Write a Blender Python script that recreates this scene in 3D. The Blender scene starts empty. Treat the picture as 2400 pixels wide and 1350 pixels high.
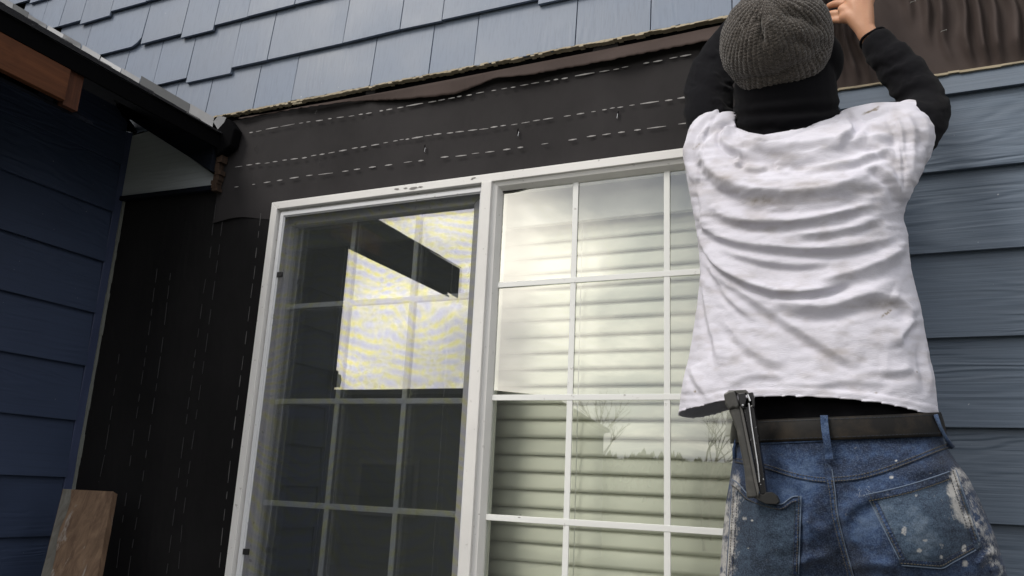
import bpy, bmesh, math, random
import numpy as np
from mathutils import Vector, Matrix
random.seed(7); np.random.seed(7)
SC = bpy.context.scene
COL = SC.collection

# ------------------------------------------------------------------ camera
YAW, PIT, ROL = 0.43745847, 0.24789151, 0.04786897
FOC = 1876.1                       # focal length in units of 1/2400 of the picture width
CAM = np.array([0.0, -1.85, 0.0])  # eye level is z = 0, the house wall is the plane y = 0
FW = np.array([-math.sin(YAW)*math.cos(PIT), math.cos(YAW)*math.cos(PIT), math.sin(PIT)])
R0 = np.cross(FW, [0, 0, 1]); R0 /= np.linalg.norm(R0); U0 = np.cross(R0, FW)
RT = math.cos(ROL)*R0 + math.sin(ROL)*U0
UP = -math.sin(ROL)*R0 + math.cos(ROL)*U0
cam = bpy.data.cameras.new('camera'); camo = bpy.data.objects.new('camera', cam); COL.objects.link(camo)
cam.sensor_width = 36.0; cam.lens = 36.0*FOC/2400.0; cam.clip_start = .05; cam.clip_end = 2000
M = Matrix.Identity(4)
for i in range(3):
    M[i][0] = RT[i]; M[i][1] = UP[i]; M[i][2] = -FW[i]; M[i][3] = CAM[i]
camo.matrix_world = M
SC.camera = camo

# ------------------------------------------------------------------ world and sun
SUN_AZ = math.radians(219.0); SUN_EL = math.radians(46.0)
SUND = (math.sin(SUN_AZ)*math.cos(SUN_EL), math.cos(SUN_AZ)*math.cos(SUN_EL), math.sin(SUN_EL))
GLOW = (-.555, -.80, .225)        # the bright gap in the low clouds that the panes mirror
w = bpy.data.worlds.new('World'); SC.world = w; w.use_nodes = True
nt = w.node_tree; nt.nodes.clear()
def N(t, typ, **kw):
    n = t.nodes.new(typ)
    for k, v in kw.items():
        if k.startswith('i_'): n.inputs[int(k[2:])].default_value = v
        else: setattr(n, k, v)
    return n
def math_(t, op, a, b=None, clamp=False):
    n = t.nodes.new('ShaderNodeMath'); n.operation = op; n.use_clamp = clamp
    for i, s in enumerate((a, b)):
        if s is None: continue
        if isinstance(s, (int, float)): n.inputs[i].default_value = s
        else: t.links.new(s, n.inputs[i])
    return n.outputs[0]
def ramp(t, fac, stops, interp='LINEAR'):
    n = t.nodes.new('ShaderNodeValToRGB'); n.color_ramp.interpolation = interp
    el = n.color_ramp.elements
    while len(el) < len(stops): el.new(.5)
    for e, (p, c) in zip(el, stops):
        e.position = p; e.color = (*c, 1) if len(c) == 3 else c
    t.links.new(fac, n.inputs[0]); return n.outputs[0]
def mixc(t, fac, a, b, mode='MIX'):
    n = t.nodes.new('ShaderNodeMix'); n.data_type = 'RGBA'; n.blend_type = mode
    for i, s in ((0, fac), (6, a), (7, b)):
        if isinstance(s, (int, float)): n.inputs[i].default_value = s
        elif isinstance(s, tuple): n.inputs[i].default_value = (*s, 1)
        else: t.links.new(s, n.inputs[i])
    return n.outputs[2]
sky = N(nt, 'ShaderNodeTexSky', sky_type='NISHITA', sun_disc=False, sun_elevation=SUN_EL, sun_rotation=SUN_AZ)
tc = N(nt, 'ShaderNodeTexCoord')
sep = N(nt, 'ShaderNodeSeparateXYZ'); nt.links.new(tc.outputs['Generated'], sep.inputs[0])
den = math_(nt, 'ADD', math_(nt, 'MAXIMUM', sep.outputs[2], 0.0), .22)
cx = math_(nt, 'DIVIDE', sep.outputs[0], den); cy = math_(nt, 'DIVIDE', sep.outputs[1], den)
cmb = N(nt, 'ShaderNodeCombineXYZ'); nt.links.new(cx, cmb.inputs[0]); nt.links.new(cy, cmb.inputs[1])
n1 = N(nt, 'ShaderNodeTexNoise', i_2=1.5, i_3=8.0, i_4=.58, i_8=.5); nt.links.new(cmb.outputs[0], n1.inputs[0])
CLOUD0 = ramp(nt, n1.outputs[0], [(.36, (.50, .55, .68)), (.47, (.88, .91, .99)), (.55, (1.45, 1.43, 1.38)), (.64, (2.4, 2.3, 2.1))])
zen = N(nt, 'ShaderNodeVectorMath', operation='SCALE'); nt.links.new(CLOUD0, zen.inputs[0]); nt.links.new(math_(nt, 'ADD', math_(nt, 'MULTIPLY', math_(nt, 'MAXIMUM', sep.outputs[2], 0.0), 1.05), .58), zen.inputs[3]); CLOUD = zen.outputs[0]
dot = N(nt, 'ShaderNodeVectorMath', operation='DOT_PRODUCT'); nt.links.new(tc.outputs['Generated'], dot.inputs[0]); dot.inputs[1].default_value = GLOW
gl = math_(nt, 'POWER', math_(nt, 'MAXIMUM', dot.outputs['Value'], 0.0), 60.0)
gl2 = math_(nt, 'POWER', math_(nt, 'MAXIMUM', dot.outputs['Value'], 0.0), 5.0)
glv = math_(nt, 'ADD', math_(nt, 'MULTIPLY', gl, 6.4), math_(nt, 'MULTIPLY', gl2, .55))
glc = mixc(nt, 1.0, (1.0, .93, .77), (1, 1, 1), 'MULTIPLY')
sc_ = N(nt, 'ShaderNodeVectorMath', operation='SCALE'); nt.links.new(glc, sc_.inputs[0]); nt.links.new(math_(nt, 'MULTIPLY', glv, math_(nt, 'ADD', n1.outputs[0], .25)), sc_.inputs[3])
gap = ramp(nt, n1.outputs[0], [(.30, (.35,)*3), (.42, (.0,)*3)])
skys = N(nt, 'ShaderNodeVectorMath', operation='SCALE'); nt.links.new(sky.outputs[0], skys.inputs[0]); skys.inputs[3].default_value = .12
mx = mixc(nt, math_(nt, 'MULTIPLY', gap, 1.0), CLOUD, skys.outputs[0])
add = mixc(nt, 1.0, mx, sc_.outputs[0], 'ADD')
bg = N(nt, 'ShaderNodeBackground'); bg.inputs[1].default_value = .86
out = N(nt, 'ShaderNodeOutputWorld'); nt.links.new(add, bg.inputs[0]); nt.links.new(bg.outputs[0], out.inputs[0])

sl = bpy.data.lights.new('sun', 'SUN'); sl.energy = 2.0; sl.angle = math.radians(22); sl.color = (1, .94, .86)
so = bpy.data.objects.new('sun', sl); COL.objects.link(so)
so.rotation_euler = Vector(SUND).to_track_quat('Z', 'Y').to_euler()
SC.view_settings.view_transform = 'Standard'; SC.view_settings.look = 'None'
SC.view_settings.exposure = 0.0; SC.view_settings.gamma = 1.0; SC.view_settings.use_curve_mapping = False
SC.cycles.max_bounces = 10; SC.cycles.transparent_max_bounces = 24

# ------------------------------------------------------------------ helpers
def S(px, py, Y):
    """the place in the scene at depth Y that the survey sight line (px, py) meets"""
    d = (px-1200.0)/FOC*RT + (675.0-py)/FOC*UP + FW
    return CAM + (Y-CAM[1])/d[1]*d
def SV(px, py, Y):
    px, py, Y = np.broadcast_arrays(np.asarray(px, float), np.asarray(py, float), np.asarray(Y, float))
    d = (px[..., None]-1200.0)/FOC*RT + (675.0-py[..., None])/FOC*UP + FW
    return CAM + ((Y-CAM[1])/d[..., 1])[..., None]*d
def PR(V):
    v = V-CAM; z = v@FW
    return 1200+FOC*(v@RT)/z, 675-FOC*(v@UP)/z
def mpp(px, py, Y): return float(np.linalg.norm(S(px+1, py, Y)-S(px, py, Y)))

def mesh_obj(name, verts, faces, mat=None, parent=None, smooth=False, loc=None):
    me = bpy.data.meshes.new(name)
    me.from_pydata([tuple(map(float, v)) for v in verts], [], [tuple(map(int, f)) for f in faces]); me.update()
    if smooth: me.polygons.foreach_set('use_smooth', [True]*len(me.polygons))
    if mat: me.materials.append(mat)
    o = bpy.data.objects.new(name, me); COL.objects.link(o)
    if parent: o.parent = parent
    return o
def empty(name, label, cat, group=None, kind=None):
    o = bpy.data.objects.new(name, None); COL.objects.link(o); o.empty_display_size = .05
    return tag(o, label, cat, group, kind)
def tag(o, label=None, cat=None, group=None, kind=None):
    if label: o['label'] = label
    if cat: o['category'] = cat
    if group: o['group'] = group
    if kind: o['kind'] = kind
    return o
class MB:
    def __init__(s): s.v = []; s.f = []
    def add(s, vs, fs):
        b = len(s.v); s.v += [tuple(map(float, v)) for v in vs]; s.f += [tuple(b+i for i in f) for f in fs]
    def box(s, a, b):
        (x0, y0, z0), (x1, y1, z1) = a, b
        s.add([(x0,y0,z0),(x1,y0,z0),(x1,y1,z0),(x0,y1,z0),(x0,y0,z1),(x1,y0,z1),(x1,y1,z1),(x0,y1,z1)],
              [(0,3,2,1),(4,5,6,7),(0,1,5,4),(1,2,6,5),(2,3,7,6),(3,0,4,7)])
    def obox(s, c, ax, ay, az):
        c = np.array(c); ax = np.array(ax); ay = np.array(ay); az = np.array(az)
        p = [c+i*ax+j*ay+k*az for k in (-1, 1) for (i, j) in ((-1,-1),(1,-1),(1,1),(-1,1))]
        s.add(p, [(0,3,2,1),(4,5,6,7),(0,1,5,4),(1,2,6,5),(2,3,7,6),(3,0,4,7)])
    def prism(s, poly, off):
        """poly: list of 3d points (ccw), off: extrusion vector"""
        n = len(poly); off = np.array(off)
        s.add(list(poly)+[np.array(p)+off for p in poly],
              [tuple(range(n))[::-1], tuple(range(n, 2*n))]+[(i, (i+1)%n, n+(i+1)%n, n+i) for i in range(n)])
    def tube(s, pts, rad, n=8, cap=True):
        pts = [np.array(p, float) for p in pts]; m = len(pts)
        if np.isscalar(rad): rad = [rad]*m
        vs = []; prev = None
        for i, p in enumerate(pts):
            t = pts[min(i+1, m-1)]-pts[max(i-1, 0)]; t = t/(np.linalg.norm(t)+1e-9)
            a = prev if prev is not None else (np.array([0, 0, 1.]) if abs(t[2]) < .9 else np.array([1., 0, 0]))
            u = np.cross(t, a); u /= np.linalg.norm(u)+1e-9; v = np.cross(t, u); prev = -v if prev is None else prev
            prev = np.cross(u, t)
            for k in range(n):
                an = 2*math.pi*k/n; vs.append(p+rad[i]*(math.cos(an)*u+math.sin(an)*v))
        fs = [(i*n+k, i*n+(k+1)%n, (i+1)*n+(k+1)%n, (i+1)*n+k) for i in range(m-1) for k in range(n)]
        if cap: fs += [tuple(range(n))[::-1], tuple((m-1)*n+k for k in range(n))]
        s.add(vs, fs)
    def build(s, name, mat=None, parent=None, smooth=False, bevel=0, segs=2):
        o = mesh_obj(name, s.v, s.f, mat, parent, smooth)
        if bevel:
            m = o.modifiers.new('bevel', 'BEVEL'); m.width = bevel; m.segments = segs; m.limit_method = 'ANGLE'
            o.data.polygons.foreach_set('use_smooth', [True]*len(o.data.polygons))
            try:
                m2 = o.modifiers.new('wn', 'WEIGHTED_NORMAL'); m2.keep_sharp = True
            except Exception: pass
        return o
def bx(name, a, b, mat, parent, bevel=0):
    m = MB(); m.box(a, b); return m.build(name, mat, parent, bevel=bevel)
def grid_faces(nr, nc, wrap=False):
    f = []
    for i in range(nr-1):
        for j in range(nc if wrap else nc-1):
            f.append((i*nc+j, i*nc+(j+1)%nc, (i+1)*nc+(j+1)%nc, (i+1)*nc+j))
    return f
# value noise in numpy
_P = np.random.RandomState(3).rand(64, 64)
def vnoise(x, y):
    xi = np.floor(x).astype(int); yi = np.floor(y).astype(int); xf = x-xi; yf = y-yi
    xf = xf*xf*(3-2*xf); yf = yf*yf*(3-2*yf)
    g = lambda a, b: _P[a % 64, b % 64]
    return (g(xi, yi)*(1-xf)+g(xi+1, yi)*xf)*(1-yf)+(g(xi, yi+1)*(1-xf)+g(xi+1, yi+1)*xf)*yf
def fbm(x, y, o=4):
    r = 0; a = .5
    for k in range(o): r = r+a*vnoise(x*2**k+17*k, y*2**k+31*k); a *= .5
    return r
def polydist(px, py, pts):
    """distance to a polyline, signed side (+ below) and position along it"""
    best = np.full(px.shape, 1e9); side = np.zeros(px.shape); along = np.zeros(px.shape)
    pts = np.array(pts, float); L = np.r_[0, np.cumsum(np.hypot(*np.diff(pts, axis=0).T))]
    for i in range(len(pts)-1):
        a, b = pts[i], pts[i+1]; d = b-a; l2 = d@d
        t = np.clip(((px-a[0])*d[0]+(py-a[1])*d[1])/l2, 0, 1)
        qx = px-(a[0]+t*d[0]); qy = py-(a[1]+t*d[1]); ds = np.hypot(qx, qy)
        m = ds < best
        cr = d[0]*(py-a[1])-d[1]*(px-a[0])
        best = np.where(m, ds, best); side = np.where(m, np.sign(cr), side)
        along = np.where(m, (L[i]+t*math.sqrt(l2))/L[-1], along)
    return best, side, along
def smoothpts(pts, n=6):
    """Catmull-Rom resampling"""
    P = [np.array(p, float) for p in pts]; P = [2*P[0]-P[1]]+P+[2*P[-1]-P[-2]]; o = []
    for i in range(1, len(P)-2):
        for k in range(n):
            t = k/n; a, b, c, d = P[i-1:i+3]
            o.append(.5*((2*b)+(c-a)*t+(2*a-5*b+4*c-d)*t*t+(3*b-a-3*c+d)*t**3))
    o.append(P[-2]); return o

# ------------------------------------------------------------------ materials
def pmat(name, col, rough=.6, spec=.5, metal=0):
    m = bpy.data.materials.new(name); m.use_nodes = True; t = m.node_tree
    b = t.nodes['Principled BSDF']; b.inputs['Base Color'].default_value = (*col, 1)
    b.inputs['Roughness'].default_value = rough; b.inputs['Specular IOR Level'].default_value = spec
    b.inputs['Metallic'].default_value = metal
    return m, t, b
def coords(t, scale=(1, 1, 1), rnd=True, kind='Object'):
    c = t.nodes.new('ShaderNodeTexCoord'); v = c.outputs[kind]
    if rnd:
        oi = t.nodes.new('ShaderNodeObjectInfo'); a = N(t, 'ShaderNodeVectorMath', operation='ADD')
        s = N(t, 'ShaderNodeVectorMath', operation='SCALE'); cb = N(t, 'ShaderNodeCombineXYZ')
        t.links.new(oi.outputs['Random'], cb.inputs[0]); t.links.new(oi.outputs['Random'], cb.inputs[1]); t.links.new(oi.outputs['Random'], cb.inputs[2])
        t.links.new(cb.outputs[0], s.inputs[0]); s.inputs[3].default_value = 13.7
        t.links.new(v, a.inputs[0]); t.links.new(s.outputs[0], a.inputs[1]); v = a.outputs[0]
    mp = N(t, 'ShaderNodeMapping'); mp.inputs['Scale'].default_value = scale; t.links.new(v, mp.inputs[0])
    return mp.outputs[0]
def noise(t, vec, scale=5, detail=4, rough=.55, dist=0):
    n = N(t, 'ShaderNodeTexNoise'); t.links.new(vec, n.inputs['Vector'])
    n.inputs['Scale'].default_value = scale; n.inputs['Detail'].default_value = detail
    n.inputs['Roughness'].default_value = rough; n.inputs['Distortion'].default_value = dist
    return n.outputs['Fac']
def bump(t, b, h, strength=.5, dist=.002, prev=None):
    n = N(t, 'ShaderNodeBump'); n.inputs['Strength'].default_value = strength; n.inputs['Distance'].default_value = dist
    t.links.new(h, n.inputs['Height'])
    if prev: t.links.new(prev, n.inputs['Normal'])
    t.links.new(n.outputs[0], b.inputs['Normal']); return n.outputs[0]
def setcol(t, b, c): t.links.new(c, b.inputs['Base Color'])

def painted_wood(name, col, axis='x', grain=.5, rough=.5, speck=True):
    m, t, b = pmat(name, col, rough, .45)
    # embossed cedar figure: noise-warped bands along the board
    if axis == 'x': sc = (1.1, 1.1, 7.0); ln = (3.0, 3.0, 160.0)
    elif axis == 'y': sc = (1.1, 1.1, 7.0); ln = (3.0, 3.0, 160.0)
    else: sc = (9, 9, .8); ln = (230.0, 230.0, 5.0)
    v = coords(t, sc); n = noise(t, v, 1.0, 3, .5, .4)
    band = math_(t, 'SINE', math_(t, 'MULTIPLY', n, 105.0 if axis != 'z' else 60.0))
    v2 = coords(t, ln); fine = noise(t, v2, 1.0, 3, .6)
    v3 = coords(t, (2.2, 2.2, 5.0)); where = ramp(t, noise(t, v3, 1.0, 2, .5), [(.42, (0,)*3), (.58, (1,)*3)])
    h = math_(t, 'ADD', math_(t, 'MULTIPLY', math_(t, 'MULTIPLY', band, .8), where), math_(t, 'MULTIPLY', fine, 1.3 if axis != 'z' else 1.0))
    bump(t, b, h, grain, .0012)
    v4 = coords(t, (1, 1, 1)); big = noise(t, v4, 2.3, 5, .6)
    c = mixc(t, ramp(t, big, [(.3, (0,)*3), (.7, (1,)*3)]), tuple(x*.86 for x in col), tuple(min(1, x*1.12) for x in col))
    c = mixc(t, math_(t, 'MULTIPLY', ramp(t, fine, [(.35, (1,)*3), (.5, (0,)*3)]), .22), c, tuple(x*.55 for x in col))
    if speck:
        sp = noise(t, coords(t, (1, 1, 1)), 95, 2, .5)
        c = mixc(t, math_(t, 'MULTIPLY', ramp(t, sp, [(.775, (0,)*3), (.79, (1,)*3)]), .6), c, (.5, .52, .55))
    setcol(t, b, c)
    rr = ramp(t, big, [(.3, (rough-.08,)*3), (.7, (rough+.1,)*3)]); t.links.new(rr, b.inputs['Roughness'])
    return m
BLUE = (.100, .132, .180)
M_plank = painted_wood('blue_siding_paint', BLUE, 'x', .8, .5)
M_wing = painted_wood('blue_wing_paint', (.031, .047, .094), 'y', .55, .55)  # siding blue darkened to navy; the wing's shade is put into the colour
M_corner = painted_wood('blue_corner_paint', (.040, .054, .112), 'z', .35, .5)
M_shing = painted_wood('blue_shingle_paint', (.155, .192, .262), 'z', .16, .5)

def raw_wood(name, c1, c2, axis='z', rough=.8, patch=None):
    m, t, b = pmat(name, c1, rough, .25 if c1[0] > .02 else .06)
    sc = {'x': (1.5, 30, 30), 'y': (30, 1.5, 30), 'z': (30, 30, 1.5)}[axis]
    n = noise(t, coords(t, sc), 1.6, 5, .65, .6); n2 = noise(t, coords(t, (1, 1, 1)), 9, 4, .6)
    c = mixc(t, ramp(t, n, [(.35, (0,)*3), (.65, (1,)*3)]), c1, c2)
    c = mixc(t, ramp(t, n2, [(.52, (0,)*3), (.68, (.6,)*3)]), c, tuple(x*.45 for x in c1))
    if patch: c = mixc(t, ramp(t, noise(t, coords(t, tuple(q/6 for q in sc)), 3.3, 5, .7, .4), [(.56, (0,)*3), (.62, (1,)*3)]), c, patch)
    setcol(t, b, c); bump(t, b, n, .5, .002); return m
M_weather = raw_wood('weathered_board', (.19, .125, .082), (.105, .066, .045), 'z', .8, (.27, .24, .215))
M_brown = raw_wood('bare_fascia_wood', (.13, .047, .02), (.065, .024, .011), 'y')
M_pale = raw_wood('pale_split_edge', (.50, .44, .33), (.30, .25, .17), 'x')
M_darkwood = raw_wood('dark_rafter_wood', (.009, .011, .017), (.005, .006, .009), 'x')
M_rot = raw_wood('rotten_wood', (.06, .036, .024), (.02, .013, .01), 'z')
M_deckw = raw_wood('roof_deck_wood', (.03, .028, .03), (.015, .014, .015), 'x')

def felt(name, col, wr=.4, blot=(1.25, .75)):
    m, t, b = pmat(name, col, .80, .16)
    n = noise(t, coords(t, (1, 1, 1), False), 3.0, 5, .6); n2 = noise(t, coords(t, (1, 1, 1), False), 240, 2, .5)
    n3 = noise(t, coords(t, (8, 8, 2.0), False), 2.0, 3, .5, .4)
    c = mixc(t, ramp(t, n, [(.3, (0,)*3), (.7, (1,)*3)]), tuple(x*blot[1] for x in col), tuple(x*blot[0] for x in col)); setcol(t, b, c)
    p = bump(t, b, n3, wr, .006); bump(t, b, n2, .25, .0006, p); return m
M_felt = felt('brown_building_paper', (.028, .0258, .0272), .45)
M_feltw = felt('wrinkled_building_paper', (.062, .048, .045), .3)
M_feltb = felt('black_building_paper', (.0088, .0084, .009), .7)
M_flap = felt('torn_paper_flap', (.055, .040, .036), .6)
M_chalk, _t, _b = pmat('chalk_mark', (.34, .33, .33), .9)
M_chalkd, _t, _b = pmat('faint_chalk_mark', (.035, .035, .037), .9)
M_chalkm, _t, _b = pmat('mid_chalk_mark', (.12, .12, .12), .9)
M_black, _t, _b = pmat('black_void_paint', (.003, .003, .0035), .95, .03)

def vinyl(name, col=(.72, .71, .70), dirt=.35):
    m, t, b = pmat(name, col, .38, .5)
    n = noise(t, coords(t, (1, 1, 1), False), 4, 5, .65); n2 = noise(t, coords(t, (1, 1, 1), False), 55, 3, .6)
    c = mixc(t, math_(t, 'MULTIPLY', ramp(t, n, [(.42, (0,)*3), (.72, (1,)*3)]), dirt), col, tuple(x*.72 for x in col))
    c = mixc(t, math_(t, 'MULTIPLY', ramp(t, n2, [(.66, (0,)*3), (.72, (1,)*3)]), .5), c, (.25, .23, .21))
    setcol(t, b, c); bump(t, b, n, .08, .002); return m
M_vinyl = vinyl('white_vinyl'); M_muntin = vinyl('muntin_white', (.76, .77, .76), .1)
M_scrframe = vinyl('screen_frame_white', (.66, .67, .70), .2)
M_slat = None
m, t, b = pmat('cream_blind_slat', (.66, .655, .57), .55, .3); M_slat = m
n = noise(t, coords(t, (1, 1, 1), False), 3, 2, .5); setcol(t, b, mixc(t, n, (.74, .74, .65), (.84, .83, .70)))
M_val, _t, _b = pmat('blind_valance_paint', (.58, .58, .53), .5)
M_plastic, _t, _b = pmat('black_plastic', (.012, .012, .013), .45)

def glass_mat(name, refl, tint=(.93, .96, .94)):
    m = bpy.data.materials.new(name); m.use_nodes = True; t = m.node_tree; t.nodes.clear()
    tr = N(t, 'ShaderNodeBsdfTransparent'); tr.inputs[0].default_value = (*tint, 1)
    g = N(t, 'ShaderNodeBsdfGlossy'); g.inputs['Roughness'].default_value = 0.006; g.inputs[0].default_value = (1, 1, 1, 1)
    v = coords(t, (1, 1, 1), False); n = noise(t, v, 1.7, 1, .4)
    bp = N(t, 'ShaderNodeBump'); bp.inputs['Strength'].default_value = .10; bp.inputs['Distance'].default_value = .006
    t.links.new(n, bp.inputs['Height']); t.links.new(bp.outputs[0], g.inputs['Normal'])
    mx = N(t, 'ShaderNodeMixShader'); mx.inputs[0].default_value = refl
    t.links.new(tr.outputs[0], mx.inputs[1]); t.links.new(g.outputs[0], mx.inputs[2])
    o = N(t, 'ShaderNodeOutputMaterial'); t.links.new(mx.outputs[0], o.inputs[0]); return m
M_glass = glass_mat('fixed_window_glass', .24)
M_glass2 = glass_mat('sash_window_glass', .40); M_glass3 = glass_mat('sash_inner_glass', .55)

# insect screen: fine woven fibreglass, mostly see-through, optical moire colours painted into its tint
m = bpy.data.materials.new('insect_screen'); m.use_nodes = True; t = m.node_tree; t.nodes.clear()
v = coords(t, (1, 1, 1), False)
sp = N(t, 'ShaderNodeSeparateXYZ'); t.links.new(v, sp.inputs[0])
nz = noise(t, coords(t, (1, 1, 1), False), 3.1, 2, .45, .3); nz2 = noise(t, coords(t, (1, 1, 1), False), 14.0, 2, .5)
ph = math_(t, 'ADD', math_(t, 'ADD', math_(t, 'MULTIPLY', sp.outputs[2], 175.0), math_(t, 'MULTIPLY', nz, 62.0)), math_(t, 'MULTIPLY', sp.outputs[0], 26.0))
wv = math_(t, 'SINE', ph)
wv2 = math_(t, 'SINE', math_(t, 'ADD', math_(t, 'MULTIPLY', sp.outputs[0], 190.0), math_(t, 'MULTIPLY', nz2, 14.0)))
k = math_(t, 'ADD', math_(t, 'MULTIPLY', wv, .40), math_(t, 'MULTIPLY', wv2, .14)); k = math_(t, 'ADD', k, .5, True)
tint = ramp(t, k, [(.0, (.66, .67, .79)), (.50, (.72, .72, .75)), (.80, (.76, .75, .64)), (1.0, (.76, .75, .50))])
tr = N(t, 'ShaderNodeBsdfTransparent'); t.links.new(tint, tr.inputs[0])
df = N(t, 'ShaderNodeBsdfDiffuse'); df.inputs[0].default_value = (.075, .083, .083, 1)
mx = N(t, 'ShaderNodeMixShader'); 
fz = noise(t, coords(t, (160, 160, 900), False), 1.0, 2, .6)
t.links.new(math_(t, 'ADD', math_(t, 'MULTIPLY', fz, .30), .12), mx.inputs[0])
t.links.new(tr.outputs[0], mx.inputs[1]); t.links.new(df.outputs[0], mx.inputs[2])
o = N(t, 'ShaderNodeOutputMaterial'); t.links.new(mx.outputs[0], o.inputs[0]); M_screen = m

m, t, b = pmat('galvanised_flashing', (.46, .47, .49), .45, .5, .35); M_flash = m
n = noise(t, coords(t, (1, 1, 1)), 12, 4, .6); setcol(t, b, mixc(t, n, (.13, .135, .145), (.25, .255, .27)))
M_flashd, _t, _b = pmat('dark_flashing', (.03, .035, .042), .5)
m, t, b = pmat('asphalt_shingle', (.02, .02, .022), .95, .2); M_asph = m
n = noise(t, coords(t, (1, 1, 1)), 400, 2, .6); setcol(t, b, mixc(t, ramp(t, n, [(.35, (0,)*3), (.7, (1,)*3)]), (.012, .012, .014), (.05, .05, .055))); bump(t, b, n, .6, .002)

# ------------------------------------------------------------------ setting: ground
GZ = -1.62
m, t, b = pmat('lawn', (.05, .065, .03), .95, .2)
n = noise(t, coords(t, (1, 1, 1), False), 1.2, 6, .7); setcol(t, b, mixc(t, n, (.035, .05, .022), (.075, .075, .045))); bump(t, b, noise(t, coords(t, (1,1,1), False), 40, 4, .7), .6, .02)
g = mesh_obj('ground', [(-300, -300, GZ), (300, -300, GZ), (300, 300, GZ), (-300, 300, GZ)], [(0, 1, 2, 3)], m); tag(g, kind='structure')
m, t, b = pmat('street_asphalt', (.05, .05, .052), .9, .3)
setcol(t, b, mixc(t, noise(t, coords(t, (1,1,1), False), 30, 5, .6), (.04, .04, .042), (.065, .065, .066)))
g = MB(); g.box((-300, -13.5, GZ+.002), (300, -7.5, GZ+.008)); tag(g.build('road', m), kind='structure')
m, t, b = pmat('patio_concrete', (.30, .29, .27), .85, .3)
setcol(t, b, mixc(t, noise(t, coords(t, (1,1,1), False), 6, 6, .6), (.10, .10, .095), (.17, .165, .155)))
g = MB(); g.box((-6, -3.2, GZ-.1), (5, .0, GZ+.03)); tag(g.build('path', m), kind='structure')

# ------------------------------------------------------------------ main house wall (sheathing behind everything)
WL, WR_, WT, WB = -1.685, -.17, .83, -.42     # window opening
m, t, b = pmat('sheathing', (.05, .045, .04), .9)
sh = MB(); X0, X1_, ZT = -4.5, 3.0, 3.4
for a, bb in (((X0, .012, GZ), (WL, .15, ZT)), ((WR_, .012, GZ), (X1_, .15, ZT)), ((WL, .012, WT), (WR_, .15, ZT)), ((WL, .012, GZ), (WR_, .15, WB))):
    sh.box(a, bb)
tag(sh.build('house_wall', m), kind='structure')
# dim room behind the window
m, t, b = pmat('room_paint', (.16, .16, .15), .9)
rm = MB()
for a, bb in (((-3.2, 3.0, -1.6), (1.2, 3.1, 1.3)), ((-3.3, .15, -1.6), (-3.2, 3.1, 1.3)), ((1.2, .15, -1.6), (1.3, 3.1, 1.3)), ((-3.3, .15, 1.3), (1.3, 3.1, 1.4)), ((-3.3, .15, -1.7), (1.3, 3.1, -1.6))):
    rm.box(a, bb)
tag(rm.build('room_wall', m), kind='structure')

# ------------------------------------------------------------------ building paper
def sheet(name, x0, x1, z0, z1, Y, mat, parent=None, amp=.003, nx=60, nz=30, fn=None, edge=None):
    xs = np.linspace(x0, x1, nx); zs = np.linspace(z0, z1, nz); X, Z = np.meshgrid(xs, zs)
    y = Y-amp*(fbm(X*3+5, Z*4+2, 3)-.4)*2
    if fn is not None: y = y-fn(X, Z)
    if edge is not None:
        wgt = np.clip(1-(Z-z0)/((z1-z0)*.5), 0, 1); Z = Z+edge(X)*wgt
    V = np.stack([X, y, Z], -1).reshape(-1, 3)
    o = mesh_obj(name, V, grid_faces(nz, nx), mat, parent, True); return o
def dashes(name, pts, mat, parent, step=(.012, .03), gap=(.006, .02), wd=.0018, seed=0):
    rr = random.Random(seed); P = [np.array(p, float) for p in pts]
    seg = [np.linalg.norm(P[i+1]-P[i]) for i in range(len(P)-1)]; L = sum(seg)
    def at(s):
        for i, l in enumerate(seg):
            if s <= l or i == len(seg)-1: return P[i]+(P[i+1]-P[i])*min(1, s/l)
            s -= l
    mb = MB(); s = 0
    while s < L:
        l = rr.uniform(*step)*(2.0 if rr.random() < .12 else 1); a = at(s); b = at(min(L, s+l))
        d = (b-a)/(np.linalg.norm(b-a)+1e-9); nrm = np.array([-d[2], 0, d[0]])
        w1 = wd*rr.uniform(.5, 1.25); j = nrm*rr.uniform(-.0012, .0012)
        y = np.array([0, -.0012, 0])
        mb.add([a+j-nrm*w1*.3, (a+b)/2+j-nrm*w1, b+j-nrm*w1*.4, b+j+nrm*w1*.3, (a+b)/2+j+nrm*w1, a+j+nrm*w1*.4] +
               [q+y for q in (a+j-nrm*w1*.3, (a+b)/2+j-nrm*w1, b+j-nrm*w1*.4, b+j+nrm*w1*.3, (a+b)/2+j+nrm*w1, a+j+nrm*w1*.4)],
               [(6, 7, 8, 9, 10, 11), (0, 1, 7, 6), (1, 2, 8, 7), (2, 3, 9, 8), (3, 4, 10, 9), (4, 5, 11, 10), (5, 0, 6, 11)])
        s += l+rr.uniform(*gap)*(1.0 if rr.random() > .1 else 2.2)
    return tag(mb.build(name, mat, parent), kind='stuff')
def staple(p, parent, ang=0.0, mat=None):
    m = MB(); c = np.array(p); d = np.array([math.sin(ang), 0, math.cos(ang)])*.006
    m.tube([c-d+[0, .004, 0], c-d-[0, .001, 0], c+d-[0, .001, 0], c+d+[0, .004, 0]], .0007, 5)
    return m.build('staple', mat or M_steel, parent)
M_steel, _t, _b = pmat('bright_steel', (.75, .75, .77), .3, .5, .9)

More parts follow.
